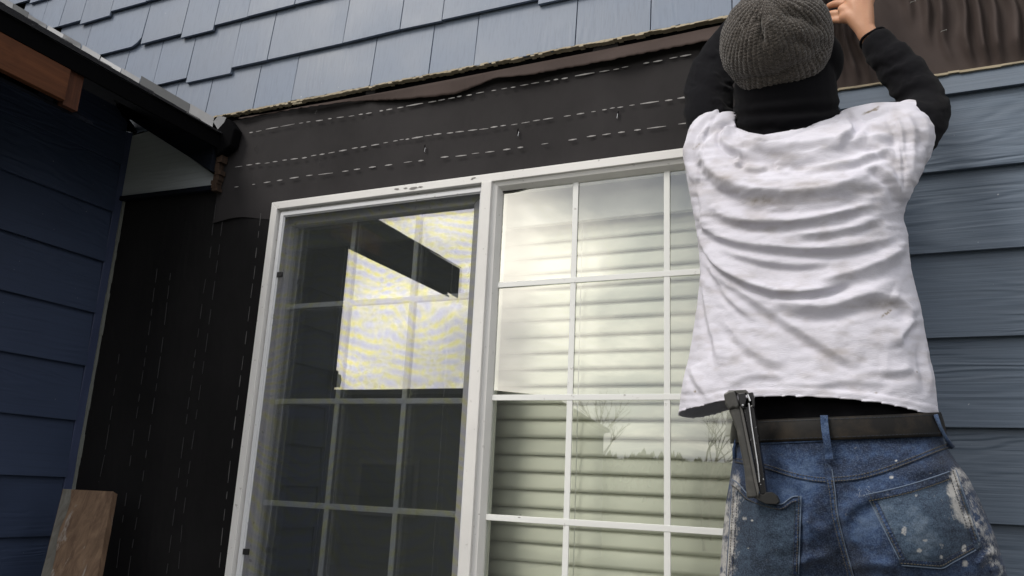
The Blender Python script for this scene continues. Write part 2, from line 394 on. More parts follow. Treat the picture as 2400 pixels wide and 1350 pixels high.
bp = empty('building_paper', 'wide brown building paper band with chalk dashes across the wall above the window', 'building paper')
def lap(X): return .008*np.sin(X*9)+.006*np.sin(X*23)
YP = -.004
sheet('paper_sheet', -1.955, .10, .800, 1.24, YP, M_felt, bp, .004, 120, 30,
      lambda X, Z: .004*np.exp(-((X+1.2+.15*Z)/.02)**2)+.003*np.exp(-((X+.62)/.03)**2), lap)
def wl(pts): return [S(x, y, YP-.007)for x, y in pts]
dashes('chalk_line', wl([(585, 311), (700, 289), (850, 268), (1000, 241), (1150, 213), (1300, 188), (1450, 161), (1620, 128)]), M_chalk, bp, seed=1)
dashes('chalk_line', wl([(552, 391), (700, 372), (850, 344), (1000, 318), (1150, 300), (1300, 276), (1450, 252), (1640, 224)]), M_chalk, bp, seed=2)
dashes('chalk_line', wl([(550, 439), (700, 415), (850, 396), (1000, 374), (1150, 356), (1300, 334), (1450, 310), (1640, 285)]), M_chalk, bp, seed=3, gap=(.012, .035))
for k, (x, y) in enumerate([(996, 351), (1215, 314), (1447, 272), (749, 380), (598, 346), (741, 263)]):
    staple(S(x, y, YP-.007), bp, .12 if k < 3 else .5, M_steel if k < 3 else M_plastic)
# dark slits beside the three bright staples
m = MB()
for x, y in [(995, 346), (1213, 309), (1448, 268)]:
    m = MB(); c = S(x, y, YP-.0068); m.prism([c+[-.002, 0, -.008], c+[.001, 0, -.009], c+[.003, 0, .009], c+[0, 0, .008]], (0, -.0008, 0)); m.build('slit', M_black, bp)
# torn flap along the top of the band
fl = []; top = [(560, 277), (700, 252), (820, 231), (950, 207), (1100, 178), (1250, 149), (1400, 120), (1550, 90), (1700, 58)]
bot = [(560, 279), (700, 254), (820, 238), (950, 233), (1060, 222), (1105, 207), (1160, 184), (1250, 174), (1400, 147), (1550, 117), (1700, 88)]
tb = np.array(bot, float); xs = np.linspace(560, 1700, 150)
tt = np.interp(xs, [p[0] for p in top], [p[1] for p in top]); bb = np.interp(xs, tb[:, 0], tb[:, 1])
bb = np.maximum(bb+np.random.uniform(-1.2, 1.6, len(xs)), tt+1)
V = []
for k in range(6):
    f = k/5; V.append(SV(xs, tt+(bb-tt)*f, -.014-.016*f*np.clip((xs-900)/500, .15, 1)-.004*np.sin(xs/37)*f))
V = np.array(V).reshape(-1, 3)
o = mesh_obj('torn_flap', V, grid_faces(6, len(xs)), M_flap, bp, True); o['label'] = 'torn lighter brown upper edge of the paper, curling off the wall'
sm = o.modifiers.new('s', 'SOLIDIFY'); sm.thickness = .0015

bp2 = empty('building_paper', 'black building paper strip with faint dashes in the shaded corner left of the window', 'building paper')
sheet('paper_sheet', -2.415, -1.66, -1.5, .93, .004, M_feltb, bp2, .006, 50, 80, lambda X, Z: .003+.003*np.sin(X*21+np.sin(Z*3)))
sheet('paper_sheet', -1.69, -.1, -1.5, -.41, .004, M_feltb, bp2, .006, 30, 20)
VL = [[(368, 630), (355, 735), (338, 860), (316, 1000), (300, 1130), (285, 1240), (272, 1350)], [(400, 640), (385, 770), (372, 870), (345, 1050), (330, 1160), (310, 1280), (300, 1350)],
      [(505, 480), (492, 600), (478, 680), (462, 800), (440, 960), (415, 1150), (390, 1345)], [(522, 520), (505, 650), (490, 760), (470, 910), (448, 1060), (430, 1200), (418, 1350)],
      [(611, 500), (596, 640), (580, 760), (565, 880), (545, 1040), (527, 1200), (512, 1345)], [(280, 830), (262, 960), (245, 1070), (232, 1130)]]
for k, pl in enumerate(VL):
    dashes('chalk_line', [S(x, y, -.013) for x, y in pl], M_chalkd if k != 4 else M_chalkm, bp2, seed=20+k, wd=.0009, step=(.02, .05), gap=(.012, .04))

bp3 = empty('building_paper', 'wrinkled brown building paper bunched in vertical folds above the siding at right', 'building paper')
def wr(X, Z):
    # gathered vertical folds at right, one smooth diagonal panel
    u = X+.03*np.sin(Z*5+1)+.006*np.sin(Z*31+X*9)
    f = .5+.5*np.sin(u*190+3.2*fbm(X*7, Z*1.6)*5); f = f**1.6
    msk = np.clip((X-(.23-.62*(Z-.94)-.04))*14, 0, 1)
    msk2 = np.exp(-((X-.02+.30*(Z-.95))/.05)**2)
    return (.024*f*msk+.018*f*msk2+.008*fbm(X*6, Z*5))*np.clip((Z-.935)/.05, 0, 1)
sheet('paper_sheet', -.16, 1.1, .925, 1.75, -.006, M_feltw, bp3, .002, 420, 110, wr)
for x, y in [(2212, 72), (2140, 4)]: staple(S(x, y, -.03), bp3, 1.4)

# ------------------------------------------------------------------ upper wall shingles
uw = empty('shingled_wall', 'grey blue painted shake siding on the upper wall above the paper band', 'wall')
def roofline(X): return 1.118+(-1.97-X)*.589      # top of the wing roof where it meets this wall
def shingle(x0, x1, z0, z1, seed, mat=M_shing, parent=None, damage=None):
    rr = random.Random(seed); yb, yt, th = -.022, -.006, .010+rr.uniform(-.001, .0015)
    yb -= rr.uniform(0, .0025); s = rr.uniform(-.0015, .0015); g = .0011
    x0 += g; x1 -= g
    if damage == 'ragged':
        n = 24; xs = [x0+(x1-x0)*i/n for i in range(n+1)]
        bl = [(x, z0+s+rr.uniform(-.0022, .0026)) for x in xs]
    elif damage == 'corner': bl = [(x0, z0+s+.012), (x0+.02, z0+s+.004), (x0+.05, z0), (x1-.045, z0-.001), (x1-.02, z0+.012), (x1-.004, z0+.03)]
    else: bl = [(x0, z0+s), (x1, z0-s)]
    m = MB(); top = [(x1, z1), (x0, z1)]
    poly = bl+top
    fy = lambda z: yb+(yt-yb)*(z-z0)/(z1-z0)
    fr = [(x, fy(z), z) for x, z in poly]; bk = [(x, fy(z)+th*(1-.6*(z-z0)/(z1-z0)), z) for x, z in poly]
    n = len(poly)
    m.add(fr+bk, [tuple(range(n)), tuple(range(n, 2*n))[::-1]]+[((i+1) % n, i, n+i, n+(i+1) % n) for i in range(n)])
    return m.build('shingle', mat, parent, bevel=.0007, segs=1)
joints = {0: [-2.62, -2.42, -2.21, -2.0444, -1.8317, -1.6734, -1.3683, -1.1609, -1.0103, -.7001, -.4907, -.2813, -.12],
          1: [-2.70, -2.50, -2.3259, -2.1611, -1.9539, -1.7975, -1.4904, -1.2772, -1.1289, -.8169, -.62, -.43, -.22, -.12],
          2: [-2.93, -2.7446, -2.4285, -2.222, -2.0668, -1.9157, -1.71, -1.5866, -1.38, -1.12, -.95, -.70, -.52, -.30, -.12],
          3: [-3.2, -3.05, -2.9288, -2.7993, -2.6308, -2.44, -2.28, -2.07, -1.86, -1.66, -1.44, -1.27, -1.0, -.8, -.62, -.4, -.12],
          4: [-3.5, -3.3, -3.156, -3.03, -2.88, -2.7, -2.52, -2.3, -2.1, -1.95, -1.7, -1.5, -1.3, -1.1, -.85, -.6, -.4, -.12]}
low = {0: set(), 1: {(-2.1611, -1.9539), (-.8169, -.62)}, 2: {(-2.222, -2.0668), (-1.12, -.95)}, 3: {(-2.7993, -2.6308), (-2.07, -1.86)}, 4: {(-3.156, -3.03), (-2.52, -2.3)}}
butt = {0: 1.1825, 1: 1.357, 2: 1.547, 3: 1.731, 4: 1.909}
for r in range(9):
    if r in joints: J = joints[r]; z0 = butt[r]
    else:
        z0 = 1.909+.184*(r-4); J = [-3.9]; rr = random.Random(r)
        while J[-1] < -.3: J.append(J[-1]+rr.choice([.15, .2, .26, .31]))
    for i in range(len(J)-1):
        a, b_ = J[i], J[i+1]; dz = -.019 if (a, b_) in low.get(r, ()) or (r > 4 and random.random() < .2) else 0
        if z0+.2 < roofline(b_)-.02: continue
        dm = 'ragged' if r == 0 else ('corner' if (r == 2 and i == 1) else None)
        shingle(a, b_, z0+dz, z0+.215, r*100+i, M_shing, uw, dm)
# pale split wood edge under the lowest course
m = MB(); rr = random.Random(5); xs = np.arange(-2.02, -.12, .012)
prev = None
for x in xs:
    z = 1.1835+rr.uniform(-.0015, .001); h = .0045+rr.uniform(-.002, .003); m.box((x, -.0235-rr.uniform(0, .002), z-h), (x+.0121, -.006, z-.0005+rr.uniform(0, .001)))
o = m.build('split_edge', M_pale, uw); o['label'] = 'splintered pale wood edge under the lowest shingles'
m = MB(); c = S(690, 243, -.022); m.prism([c+[-.008, 0, -.002], c+[.03, 0, -.003], c+[.028, 0, .003], c+[-.006, 0, .010]], (0, .006, 0)); m.build('wood_splinter', M_pale, uw)
# black strip added behind the lowest shingle butts to paint their shadow
bx('shadow_strip', (-2.0, -.006, 1.165), (-.12, .004, 1.21), M_black, uw)

# ------------------------------------------------------------------ lap siding right of the window
sw = empty('lap_siding', 'blue lap siding boards with embossed grain at right behind the worker', 'wall')
def lapboard(x0, x1, z0, z1, mat, parent, seed, axis='x', fixed=0, flip=1, ragged=None):
    """bevelled board: butt stands proud, top slips under the board above"""
    rr = random.Random(seed); yb = -.025-rr.uniform(0, .0012); yt = -.010; th = .012
    prof = [(yb, z0), (yt, z1), (yt+.006, z1), (yb+th, z0+.001), (yb+.001, z0-.0005)]
    n = 30 if ragged is None else 60
    xs = np.linspace(x0, x1, n); V = []; 
    for i, x in enumerate(xs):
        wv = .0006*math.sin(x*5+seed)
        for (y, z) in prof: V.append((x, y+wv, z) if axis == 'x' else (fixed-flip*(y+wv), x, z))
    k = len(prof); F = [(i*k+j, (i+1)*k+j, (i+1)*k+(j+1) % k, i*k+(j+1) % k) for i in range(n-1) for j in range(k)]
    F += [tuple(range(k))[::-1], tuple((n-1)*k+j for j in range(k))]
    if (axis == 'y') == (flip > 0): F = [f[::-1] for f in F]
    return mesh_obj('plank', V, F, mat, parent)
EXPO = .1812; zb = .887
for i in range(0, 14):
    z0 = zb-EXPO*(i+1)+.001
    lapboard(-.15, 1.6, z0, z0+EXPO+.02, M_plank, sw, 40+i)
# narrow cut board on top with its broken end
o = lapboard(-.066, 1.6, .884, .939, M_plank, sw, 39); o['label'] = 'narrow cut top board with a broken left end'
V = [v.co for v in o.data.vertices]
for v in o.data.vertices:
    if v.co.x < -.05: v.co.x += .02*max(0, (.93-v.co.z))/.05+.004*math.sin(v.co.z*400)
m = MB(); rr = random.Random(9); x = -.066
while x < 1.6:
    d = rr.uniform(.012, .03); z = .9385+rr.uniform(-.0012, .0006); m.box((x, -.0165-rr.uniform(0, .0012), z-.0015-rr.uniform(0, .002)), (x+d+.0001, -.003, z+.0015+rr.uniform(0, .0012))); x += d
m.build('split_edge', M_pale, sw)
m = MB(); c = S(1948, 222, -.024); m.prism([c+[-.004, 0, -.012], c+[.004, 0, -.004], c+[.012, 0, .009], c+[.0, 0, .007]], (0, .003, 0)); m.build('wood_splinter', M_pale, sw)
for x, y in [(1958, 232), (1970, 242)]:
    pass

# ------------------------------------------------------------------ window
wd = empty('sliding_window', 'white vinyl sliding window with grille bars, insect screen on its left half', 'window')
YO = -.030
OX0, OX1, OZ0, OZ1 = -1.692, -.165, -.40, .837
fw_ = .024
def frame_ring(name, x0, x1, z0, z1, y0, y1, w, mat, parent, bevel=.0015, sides='LRTB'):
    """mitred picture frame"""
    out = []
    xi0, xi1, zi0, zi1 = x0+w, x1-w, z0+w, z1-w
    quads = {'L': [(x0, z0), (xi0, zi0), (xi0, zi1), (x0, z1)], 'R': [(xi1, zi0), (x1, z0), (x1, z1), (xi1, zi1)],
             'T': [(xi0, zi1), (xi1, zi1), (x1, z1), (x0, z1)], 'B': [(x0, z0), (x1, z0), (xi1, zi0), (xi0, zi0)]}
    for s in sides:
        m = MB(); m.prism([(x, y0, z) for x, z in quads[s]], (0, y1-y0, 0))
        m.f[0], m.f[1] = m.f[0][::-1], m.f[1][::-1]; m.f = [tuple(f) for f in m.f]
        o = m.build(name, mat, parent)
        bmx = bmesh.new(); bmx.from_mesh(o.data); bmesh.ops.recalc_face_normals(bmx, faces=bmx.faces); bmx.to_mesh(o.data); bmx.free()
        if bevel:
            md = o.modifiers.new('b', 'BEVEL'); md.width = bevel; md.segments = 2; md.limit_method = 'ANGLE'
        out.append(o)
    return out
frame_ring('outer_frame', OX0, OX1, OZ0, OZ1, YO, .03, fw_, M_vinyl, wd)
# nailing fin
frame_ring('nailing_fin', OX0-.012, OX1+.012, OZ0-.012, OZ1+.006, -.0125, -.008, .02, M_vinyl, wd, 0)
# left half: stepped jamb, screen frame, screen, sash
LX0, LX1 = OX0+fw_, -.962
frame_ring('inner_frame', LX0, LX1+.012, OZ0+fw_, OZ1-fw_, -.012, .05, .010, M_vinyl, wd, .001)
frame_ring('screen_track', LX0+.010, LX1+.004, OZ0+fw_+.010, OZ1-fw_-.010, -.004, .05, .006, M_vinyl, wd, .001)
scx0, scx1, scz0, scz1 = LX0+.008, LX1+.01, OZ0+fw_+.01, OZ1-fw_-.009
for o in frame_ring('screen_frame', scx0, scx1, scz0, scz1, -.021, -.010, .013, M_scrframe, wd, .0015): pass
frame_ring('screen_bead', scx0+.012, scx1-.012, scz0+.012, scz1-.012, -.017, -.011, .004, M_scrframe, wd, .001)
o = mesh_obj('insect_screen', [(scx0+.012, -.0135, scz0+.012), (scx1-.006, -.0135, scz0+.012), (scx1-.006, -.0135, scz1-.012), (scx0+.012, -.0135, scz1-.012)], [(0, 1, 2, 3)], M_screen, wd)
for z in (.605, -.197):
    m = MB(); m.box((scx0+.014, -.020, z-.010), (scx0+.032, -.012, z+.006)); m.build('screen_clip', M_plastic, wd, bevel=.001)
# sash behind the screen
M_sash = vinyl('sash_white', (.72, .72, .71), .2)
SX0, SX1, SZ0, SZ1 = -1.683, -.958, -.395, .812
sash = MB(); sash.box((0, 0, 0), (0, 0, 0)); sash = MB()
fr = frame_ring('sash_frame', SX0, SX1, SZ0, SZ1, .012, .045, .042, M_sash, wd, .003)
mesh_obj('glass_pane', [(SX0+.04, .030, SZ0+.04), (SX1-.04, .030, SZ0+.04), (SX1-.04, .030, SZ1-.04), (SX0+.04, .030, SZ1-.04)], [(0, 1, 2, 3)], M_glass2, wd)
mesh_obj('glass_pane', [(SX0+.04, .044, SZ0+.04), (SX1-.04, .044, SZ0+.04), (SX1-.04, .044, SZ1-.04), (SX0+.04, .044, SZ1-.04)], [(0, 1, 2, 3)], M_glass3, wd)
M_sashm = vinyl('sash_muntin_white', (.86, .87, .86), .1)
for x in (-1.4165, -1.193): bx('muntin', (x-.0075, .034, SZ0+.041), (x+.0075, .039, SZ1-.041), M_sashm, wd, .001)
for z in (.514, .2254, -.0655): bx('muntin', (SX0+.041, .0335, z-.0075), (SX1-.041, .0395, z+.0075), M_sashm, wd, .001)
# meeting mullion
bx('mullion', (-.957, -.034, OZ0+fw_), (-.926, .03, OZ1-fw_+.0), M_vinyl, wd, .002)
# right half: bevelled bead and fixed pane
RX0, RX1, RZ0, RZ1 = -.926, OX1-fw_, OZ0+fw_, OZ1-fw_
def bead(q):
    (a, b, c, d) = q; m = MB()
    pts = [a, b, c, d]; m.add(pts, [(0, 1, 2, 3)]); return m
bw = .022
ob = [(RX0, -.024, RZ0), (RX1, -.024, RZ0), (RX1, -.024, RZ1), (RX0, -.024, RZ1)]
ib = [(RX0+bw, -.004, RZ0+bw), (RX1-bw, -.004, RZ0+bw), (RX1-bw, -.004, RZ1-bw), (RX0+bw, -.004, RZ1-bw)]
mb_ = [(RX0+bw*.55, -.020, RZ0+bw*.55), (RX1-bw*.55, -.020, RZ0+bw*.55), (RX1-bw*.55, -.020, RZ1-bw*.55), (RX0+bw*.55, -.020, RZ1-bw*.55)]
cb_ = [(x, y+.012, z) for x, y, z in ib]
for k in range(4):
    j = (k+1) % 4
    m = MB(); m.add([ob[k], ob[j], mb_[j], mb_[k], ib[j], ib[k], cb_[j], cb_[k]], [(0, 1, 2, 3), (3, 2, 4, 5), (5, 4, 6, 7)]); o = m.build('glazing_bead', M_vinyl, wd)
mesh_obj('glass_pane', [(RX0+bw-.002, .0, RZ0+bw-.002), (RX1-bw+.002, .0, RZ0+bw-.002), (RX1-bw+.002, .0, RZ1-bw+.002), (RX0+bw-.002, .0, RZ1-bw+.002)], [(0, 1, 2, 3)], M_glass, wd)
frame_ring('spacer_bar', RX0+.014, RX1-.014, RZ0+.014, RZ1-.014, .003, .016, .012, M_darkwood if False else M_val, wd, 0)
for x in (-.693, -.452): bx('muntin', (x-.0075, -.0045, RZ0+bw), (x+.0075, -.0008, RZ1-bw), M_muntin, wd, .0008)
for z in (.5259, .2285, -.0655): bx('muntin', (RX0+bw, -.0055, z-.0072), (RX1-bw, -.0014, z+.0072), M_muntin, wd, .0008)
# scuffs on the frame
m = MB(); rr = random.Random(4)
for (x, y, l) in [(930, 443, 9), (950, 441, 7), (968, 441, 14), (985, 438, 8), (1106, 420, 4), (1110, 417, 8), (1220, 1207, 3), (1217, 1213, 4), (1123, 1205, 3)]:
    c = S(x, y, YO-.0008 if y < 600 else -.0352); r = l*.0006
    m.prism([c+[r*math.cos(a)*rr.uniform(.7, 1.2)*1.6, 0, r*math.sin(a)*rr.uniform(.3, .6)] for a in np.arange(0, 6.28, .7)], (0, -.0003, 0))
m.build('scuff', pmat('scuff_grey', (.22, .21, .2), .8)[0], wd)

# ------------------------------------------------------------------ blinds
M_slatd, _t, _b = pmat('dusky_blind_slat', (.045, .05, .05), .6)  # dark copy of the cream slats, painting the dimness behind the screen
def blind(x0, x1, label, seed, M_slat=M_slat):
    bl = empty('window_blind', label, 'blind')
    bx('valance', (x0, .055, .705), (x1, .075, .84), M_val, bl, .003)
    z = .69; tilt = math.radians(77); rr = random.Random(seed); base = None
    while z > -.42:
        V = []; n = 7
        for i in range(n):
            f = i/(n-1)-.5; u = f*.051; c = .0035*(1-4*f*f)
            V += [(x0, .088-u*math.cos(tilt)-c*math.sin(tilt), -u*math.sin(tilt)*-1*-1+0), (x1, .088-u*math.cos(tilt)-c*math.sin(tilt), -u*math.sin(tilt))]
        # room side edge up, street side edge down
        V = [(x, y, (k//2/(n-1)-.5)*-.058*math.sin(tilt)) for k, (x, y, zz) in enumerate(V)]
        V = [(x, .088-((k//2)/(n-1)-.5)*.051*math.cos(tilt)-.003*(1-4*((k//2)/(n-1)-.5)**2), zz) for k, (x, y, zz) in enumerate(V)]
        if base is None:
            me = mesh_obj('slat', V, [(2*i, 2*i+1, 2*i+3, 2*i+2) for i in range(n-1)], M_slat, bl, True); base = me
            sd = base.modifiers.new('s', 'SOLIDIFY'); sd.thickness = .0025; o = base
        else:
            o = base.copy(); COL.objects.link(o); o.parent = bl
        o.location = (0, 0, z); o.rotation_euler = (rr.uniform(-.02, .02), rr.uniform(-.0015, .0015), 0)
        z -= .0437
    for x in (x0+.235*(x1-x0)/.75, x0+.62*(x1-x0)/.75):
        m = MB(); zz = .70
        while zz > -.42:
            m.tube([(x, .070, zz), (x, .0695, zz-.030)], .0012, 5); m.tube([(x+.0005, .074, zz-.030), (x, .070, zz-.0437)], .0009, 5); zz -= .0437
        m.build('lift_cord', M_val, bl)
    return bl
blind(-.94, -.17, 'cream slatted blind hanging behind the clear right pane', 1)
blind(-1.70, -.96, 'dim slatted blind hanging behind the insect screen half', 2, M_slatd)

# ------------------------------------------------------------------ wing (left) wall
WX = -2.411; WYF = -1.24
wg = empty('wing_wall', 'blue lap siding side wall coming forward at far left, shade put into its colour', 'wall')
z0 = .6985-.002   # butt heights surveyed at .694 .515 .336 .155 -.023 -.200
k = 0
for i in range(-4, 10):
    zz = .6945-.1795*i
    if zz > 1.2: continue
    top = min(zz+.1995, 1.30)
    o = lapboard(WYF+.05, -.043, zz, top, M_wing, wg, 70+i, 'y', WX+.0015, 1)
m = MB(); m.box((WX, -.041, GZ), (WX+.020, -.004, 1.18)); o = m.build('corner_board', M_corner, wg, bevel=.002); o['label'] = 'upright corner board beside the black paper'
m = MB(); rr = random.Random(8); z = GZ
while z < .95:
    d = rr.uniform(.02, .06); wdt = .004+rr.uniform(0, .005); m.box((WX+.0205, -.010-wdt*.4, z), (WX+.0215+wdt*.8, -.003, z+d+.0002)); z += d
o = m.build('caulk_bead', pmat('old_caulk', (.16, .17, .16), .9)[0], wg); o['label'] = 'ragged grey strip of old caulk along the corner'
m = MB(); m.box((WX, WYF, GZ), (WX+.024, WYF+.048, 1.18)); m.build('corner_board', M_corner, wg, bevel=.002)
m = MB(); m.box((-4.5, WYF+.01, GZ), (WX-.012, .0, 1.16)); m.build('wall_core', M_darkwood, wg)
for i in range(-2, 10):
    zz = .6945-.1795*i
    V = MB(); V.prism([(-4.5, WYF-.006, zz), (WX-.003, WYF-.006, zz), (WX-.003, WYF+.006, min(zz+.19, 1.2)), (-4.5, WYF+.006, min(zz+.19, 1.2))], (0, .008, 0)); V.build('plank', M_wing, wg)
lt = empty('wall_lantern', 'small dark lantern on the front corner of the wing, seen mirrored in the sash glass', 'lantern')
m = MB(); m.box((WX+.025, WYF+.01, .47), (WX+.045, WYF+.05, .52)); m.tube([(WX+.03, WYF+.03, .50), (WX+.045, WYF+.03, .51), (WX+.055, WYF+.03, .50)], .006, 6); m.build('bracket', M_black, lt)
m = MB(); m.tube([(WX+.055, WYF+.03, .50), (WX+.055, WYF+.03, .475), (WX+.055, WYF+.03, .44)], [.016, .022, .018], 8); m.build('lamp_shade', M_black, lt)

# ------------------------------------------------------------------ wing roof
rf = empty('wing_roof', 'dark shingled eave of the wing at upper left with bare brown fascia', 'roof')
EX, ZE, SL = -1.94, 1.113, .589; YF = -1.57
def rz(X, off=0): return ZE+(EX-X)*SL+off
def roof_slab(name, xa, xb, ya, yb, o0, o1, mat):
    m = MB(); m.prism([(xa, ya, rz(xa, o0)), (xb, ya, rz(xb, o0)), (xb, ya, rz(xb, o1)), (xa, ya, rz(xa, o1))], (0, yb-ya, 0)); return m.build(name, mat, rf)
roof_slab('roof_deck', -4.4, EX-.004, YF, -.012, -.028, -.012, M_deckw)
# asphalt shingle tabs, three lowest courses one by one, the rest as whole courses
for c in range(12):
    xb = EX+.010-c*.125; xa = xb-.20; n = 5; off = -.012+.0032*(1)
    for i in range(n):
        ya = YF-.012+i*(abs(YF)+.005)/n; yb = ya+(abs(YF)+.005)/n-.004
        j = random.uniform(-.003, .003)
        m = MB(); o0 = -.0115+.001*(c % 2); m.prism([(xa, ya, rz(xa, o0)), (xb+j, ya, rz(xb+j, o0+.004)), (xb+j, ya, rz(xb+j, o0+.009)), (xa, ya, rz(xa, o0+.003))], (0, yb-ya, 0)); m.build('shingle', M_asph, rf)
roof_slab('drip_edge', EX-.03, EX+.004, YF-.005, -.012, -.0118, -.0112, M_flashd)
# sloped soffit between fascia and wall
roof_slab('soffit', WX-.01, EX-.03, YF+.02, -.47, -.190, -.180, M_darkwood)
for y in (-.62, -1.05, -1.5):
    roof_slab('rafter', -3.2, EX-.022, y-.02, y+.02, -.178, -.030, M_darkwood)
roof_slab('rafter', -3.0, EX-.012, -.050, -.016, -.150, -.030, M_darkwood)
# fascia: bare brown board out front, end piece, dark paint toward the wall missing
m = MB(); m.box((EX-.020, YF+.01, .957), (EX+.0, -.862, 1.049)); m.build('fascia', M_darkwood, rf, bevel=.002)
m = MB(); m.box((EX-.020, -.86, .957), (EX+.0, -.582, 1.049)); o = m.build('fascia', M_brown, rf, bevel=.002); o['label'] = 'bare orange brown fascia board'
m = MB(); m.prism([(EX-.034, -.580, .949), (EX-.010, -.580, .949), (EX-.010, -.580, 1.056), (EX-.034, -.580, 1.056)], (0, .044, 0)); m.build('rafter_tail', raw_wood('dark_brown_tail', (.10, .036, .018), (.05, .02, .012), 'z'), rf)
m = MB(); m.box((EX-.004, YF+.01, 1.0495), (EX+.002, -.02, 1.098)); o = m.build('gutter_board', M_black, rf)
# rake board at the front end
m = MB(); m.prism([(-4.3, YF-.022, rz(-4.3, -.18)), (EX, YF-.022, rz(EX, -.17)), (EX, YF-.022, rz(EX, -.012)), (-4.3, YF-.022, rz(-4.3, -.012))], (0, .02, 0)); m.build('rake_board', M_darkwood, rf)
# crumpled black membrane in the corner
xs = np.linspace(0, 1, 14); V = []
for a in xs:
    for b_ in xs:
        x = -2.405+a*.13; z = 1.175+b_*.10*(1-.7*a); y = -.09+.05*math.sin(a*5+b_*3)+.02*random.random(); V.append((x, y, z))
o = mesh_obj('membrane_scrap', V, grid_faces(14, 14), M_black, rf, True)
# ragged boxed end: pale triangular panel left on the wall, its lower trim and rotten edge
tri = empty('eave_end_panel', 'pale grey blue triangular panel left on the wall under the eave corner', 'panel')
m = MB(); m.prism([(-2.399, -.018, .940), (-1.958, -.018, .930), (-1.956, -.018, .962), (-2.295, -.018, 1.180), (-2.400, -.018, 1.172)], (0, .008, 0)); 
m.build('panel', painted_wood('end_panel_paint', (.36, .385, .41), 'x', .15, .6), tri)
m = MB(); m.prism([(-2.40, -.026, .925), (-1.95, -.026, .912), (-1.95, -.026, .929), (-2.40, -.026, .939)], (0, .02, 0)); m.build('lower_trim', M_darkwood, tri)
m = MB(); rr = random.Random(3); z = .905
while z < 1.06:
    d = rr.uniform(.008, .02); x = -1.930+rr.uniform(-.008, .006); m.box((x-.018-rr.uniform(0, .008), -.030-rr.uniform(0, .004), z), (x, -.008, z+d+.0003)); z += d
m.build('rotten_edge', M_rot, tri)
m = MB(); m.prism([(-1.965, -.022, .935), (-1.945, -.024, .93), (-1.948, -.022, .958), (-1.958, -.02, .952)], (0, .006, 0)); m.build('wood_splinter', M_pale, tri); m = MB(); m.prism([(-1.932, -.02, 1.135), (-1.915, -.02, 1.112), (-1.912, -.02, 1.125), (-1.922, -.02, 1.142)], (0, .006, 0)); m.build('wood_splinter', M_pale, tri)
m = MB(); m.prism([(-1.945, -.045, 1.02), (-1.885, -.045, 1.05), (-1.875, -.045, 1.11), (-1.915, -.045, 1.155), (-1.955, -.045, 1.12)], (0, .038, 0)); m.build('rot_hole', M_black, tri, bevel=.006)

# step flashing, one card per shingle course
def card(xa, xb, h, mat, lean=0, dz=0):
    m = MB(); s = SL
    za, zb_ = rz(xa, -.004+dz), rz(xb, -.004+dz)
    y = -.030
    m.add([(xa, y, za), (xb, y, zb_), (xb, y-lean, zb_+h), (xa, y-lean, za+h), (xa, -.09, rz(xa, -.003)), (xb, -.09, rz(xb, -.003))], [(0, 1, 2, 3), (4, 5, 1, 0)])
    o = m.build('flashing_card', mat, rf); sd = o.modifiers.new('s', 'SOLIDIFY'); sd.thickness = .0012; return o
cx_ = [-3.131, -2.992, -2.876, -2.752, -2.630, -2.499, -2.386]
for i in range(6): card(cx_[i]+.002, cx_[i+1]-.003, .019+random.uniform(-.003, .003), M_flash, random.uniform(-.003, .004))
for i in range(4): card(-3.131-.12*(i+1)+.003, -3.131-.12*i, .026, M_flashd if i < 1 else M_flash)
card(-2.384, -2.115, .034, M_flashd)
card(-2.113, -1.992, .036, M_flash)
m = MB(); m.add([(-1.990, -.032, 1.158), (-1.952, -.034, 1.122-.01), (-1.930, -.036, 1.162), (-1.968, -.034, 1.176)], [(0, 1, 2, 3)]); o = m.build('flashing_card', M_flash, rf); o.modifiers.new('s', 'SOLIDIFY').thickness = .0012

# ------------------------------------------------------------------ weathered board leaning in the corner
lb = MB()
q = [S(148, 1146, -.16), S(265, 1152, -.13), S(228, 1350, -.20), S(96, 1350, -.235)]
d1 = (q[3]-q[0]); d2 = (q[2]-q[1]); ext = 6.2
a, b_, c, d = q[0], q[1], q[1]+d2*ext, q[0]+d1*ext
nrm = np.cross(b_-a, d-a); nrm /= np.linalg.norm(nrm)
if nrm[1] > 0: nrm = -nrm
ny = 40; V = []; rr = random.Random(2)
for i in range(ny+1):
    f = i/ny
    for s_ in (0, 1):
        l = a+(d-a)*f; r_ = b_+(c-b_)*f; l = l+(l-r_)*rr.uniform(-.004, .004); r_ = r_+(r_-l)*rr.uniform(-.004, .004)
        V += [l-nrm*.022*s_, r_-nrm*.022*s_] if s_ else [l, r_]
F = []
for i in range(ny):
    b0 = i*4; b1 = b0+4
    F += [(b0, b1, b1+1, b0+1), (b0+2, b0+3, b1+3, b1+2), (b0, b0+2, b1+2, b1), (b0+1, b1+1, b1+3, b0+3)]
F += [(0, 1, 3, 2), (ny*4, ny*4+2, ny*4+3, ny*4+1)]
o = mesh_obj('board', V, F, M_weather); brd = o
tag(o, 'weathered brown wooden board with peeling pale paint leaning at lower left', 'board')

# grey painted strip along its left edge
V = []
for i in range(ny+1):
    f = i/ny; l = a+(d-a)*f; r_ = b_+(c-b_)*f; wv = .17+.03*math.sin(i*1.3)+rr.uniform(-.02, .02)
    V += [l+nrm*.0012+(r_-l)*.01, l+nrm*.0012+(r_-l)*wv]
mesh_obj('paint_strip', V, [(2*i, 2*i+2, 2*i+3, 2*i+1) for i in range(ny)], raw_wood('old_grey_paint', (.17, .165, .15), (.11, .10, .085), 'z'), brd)

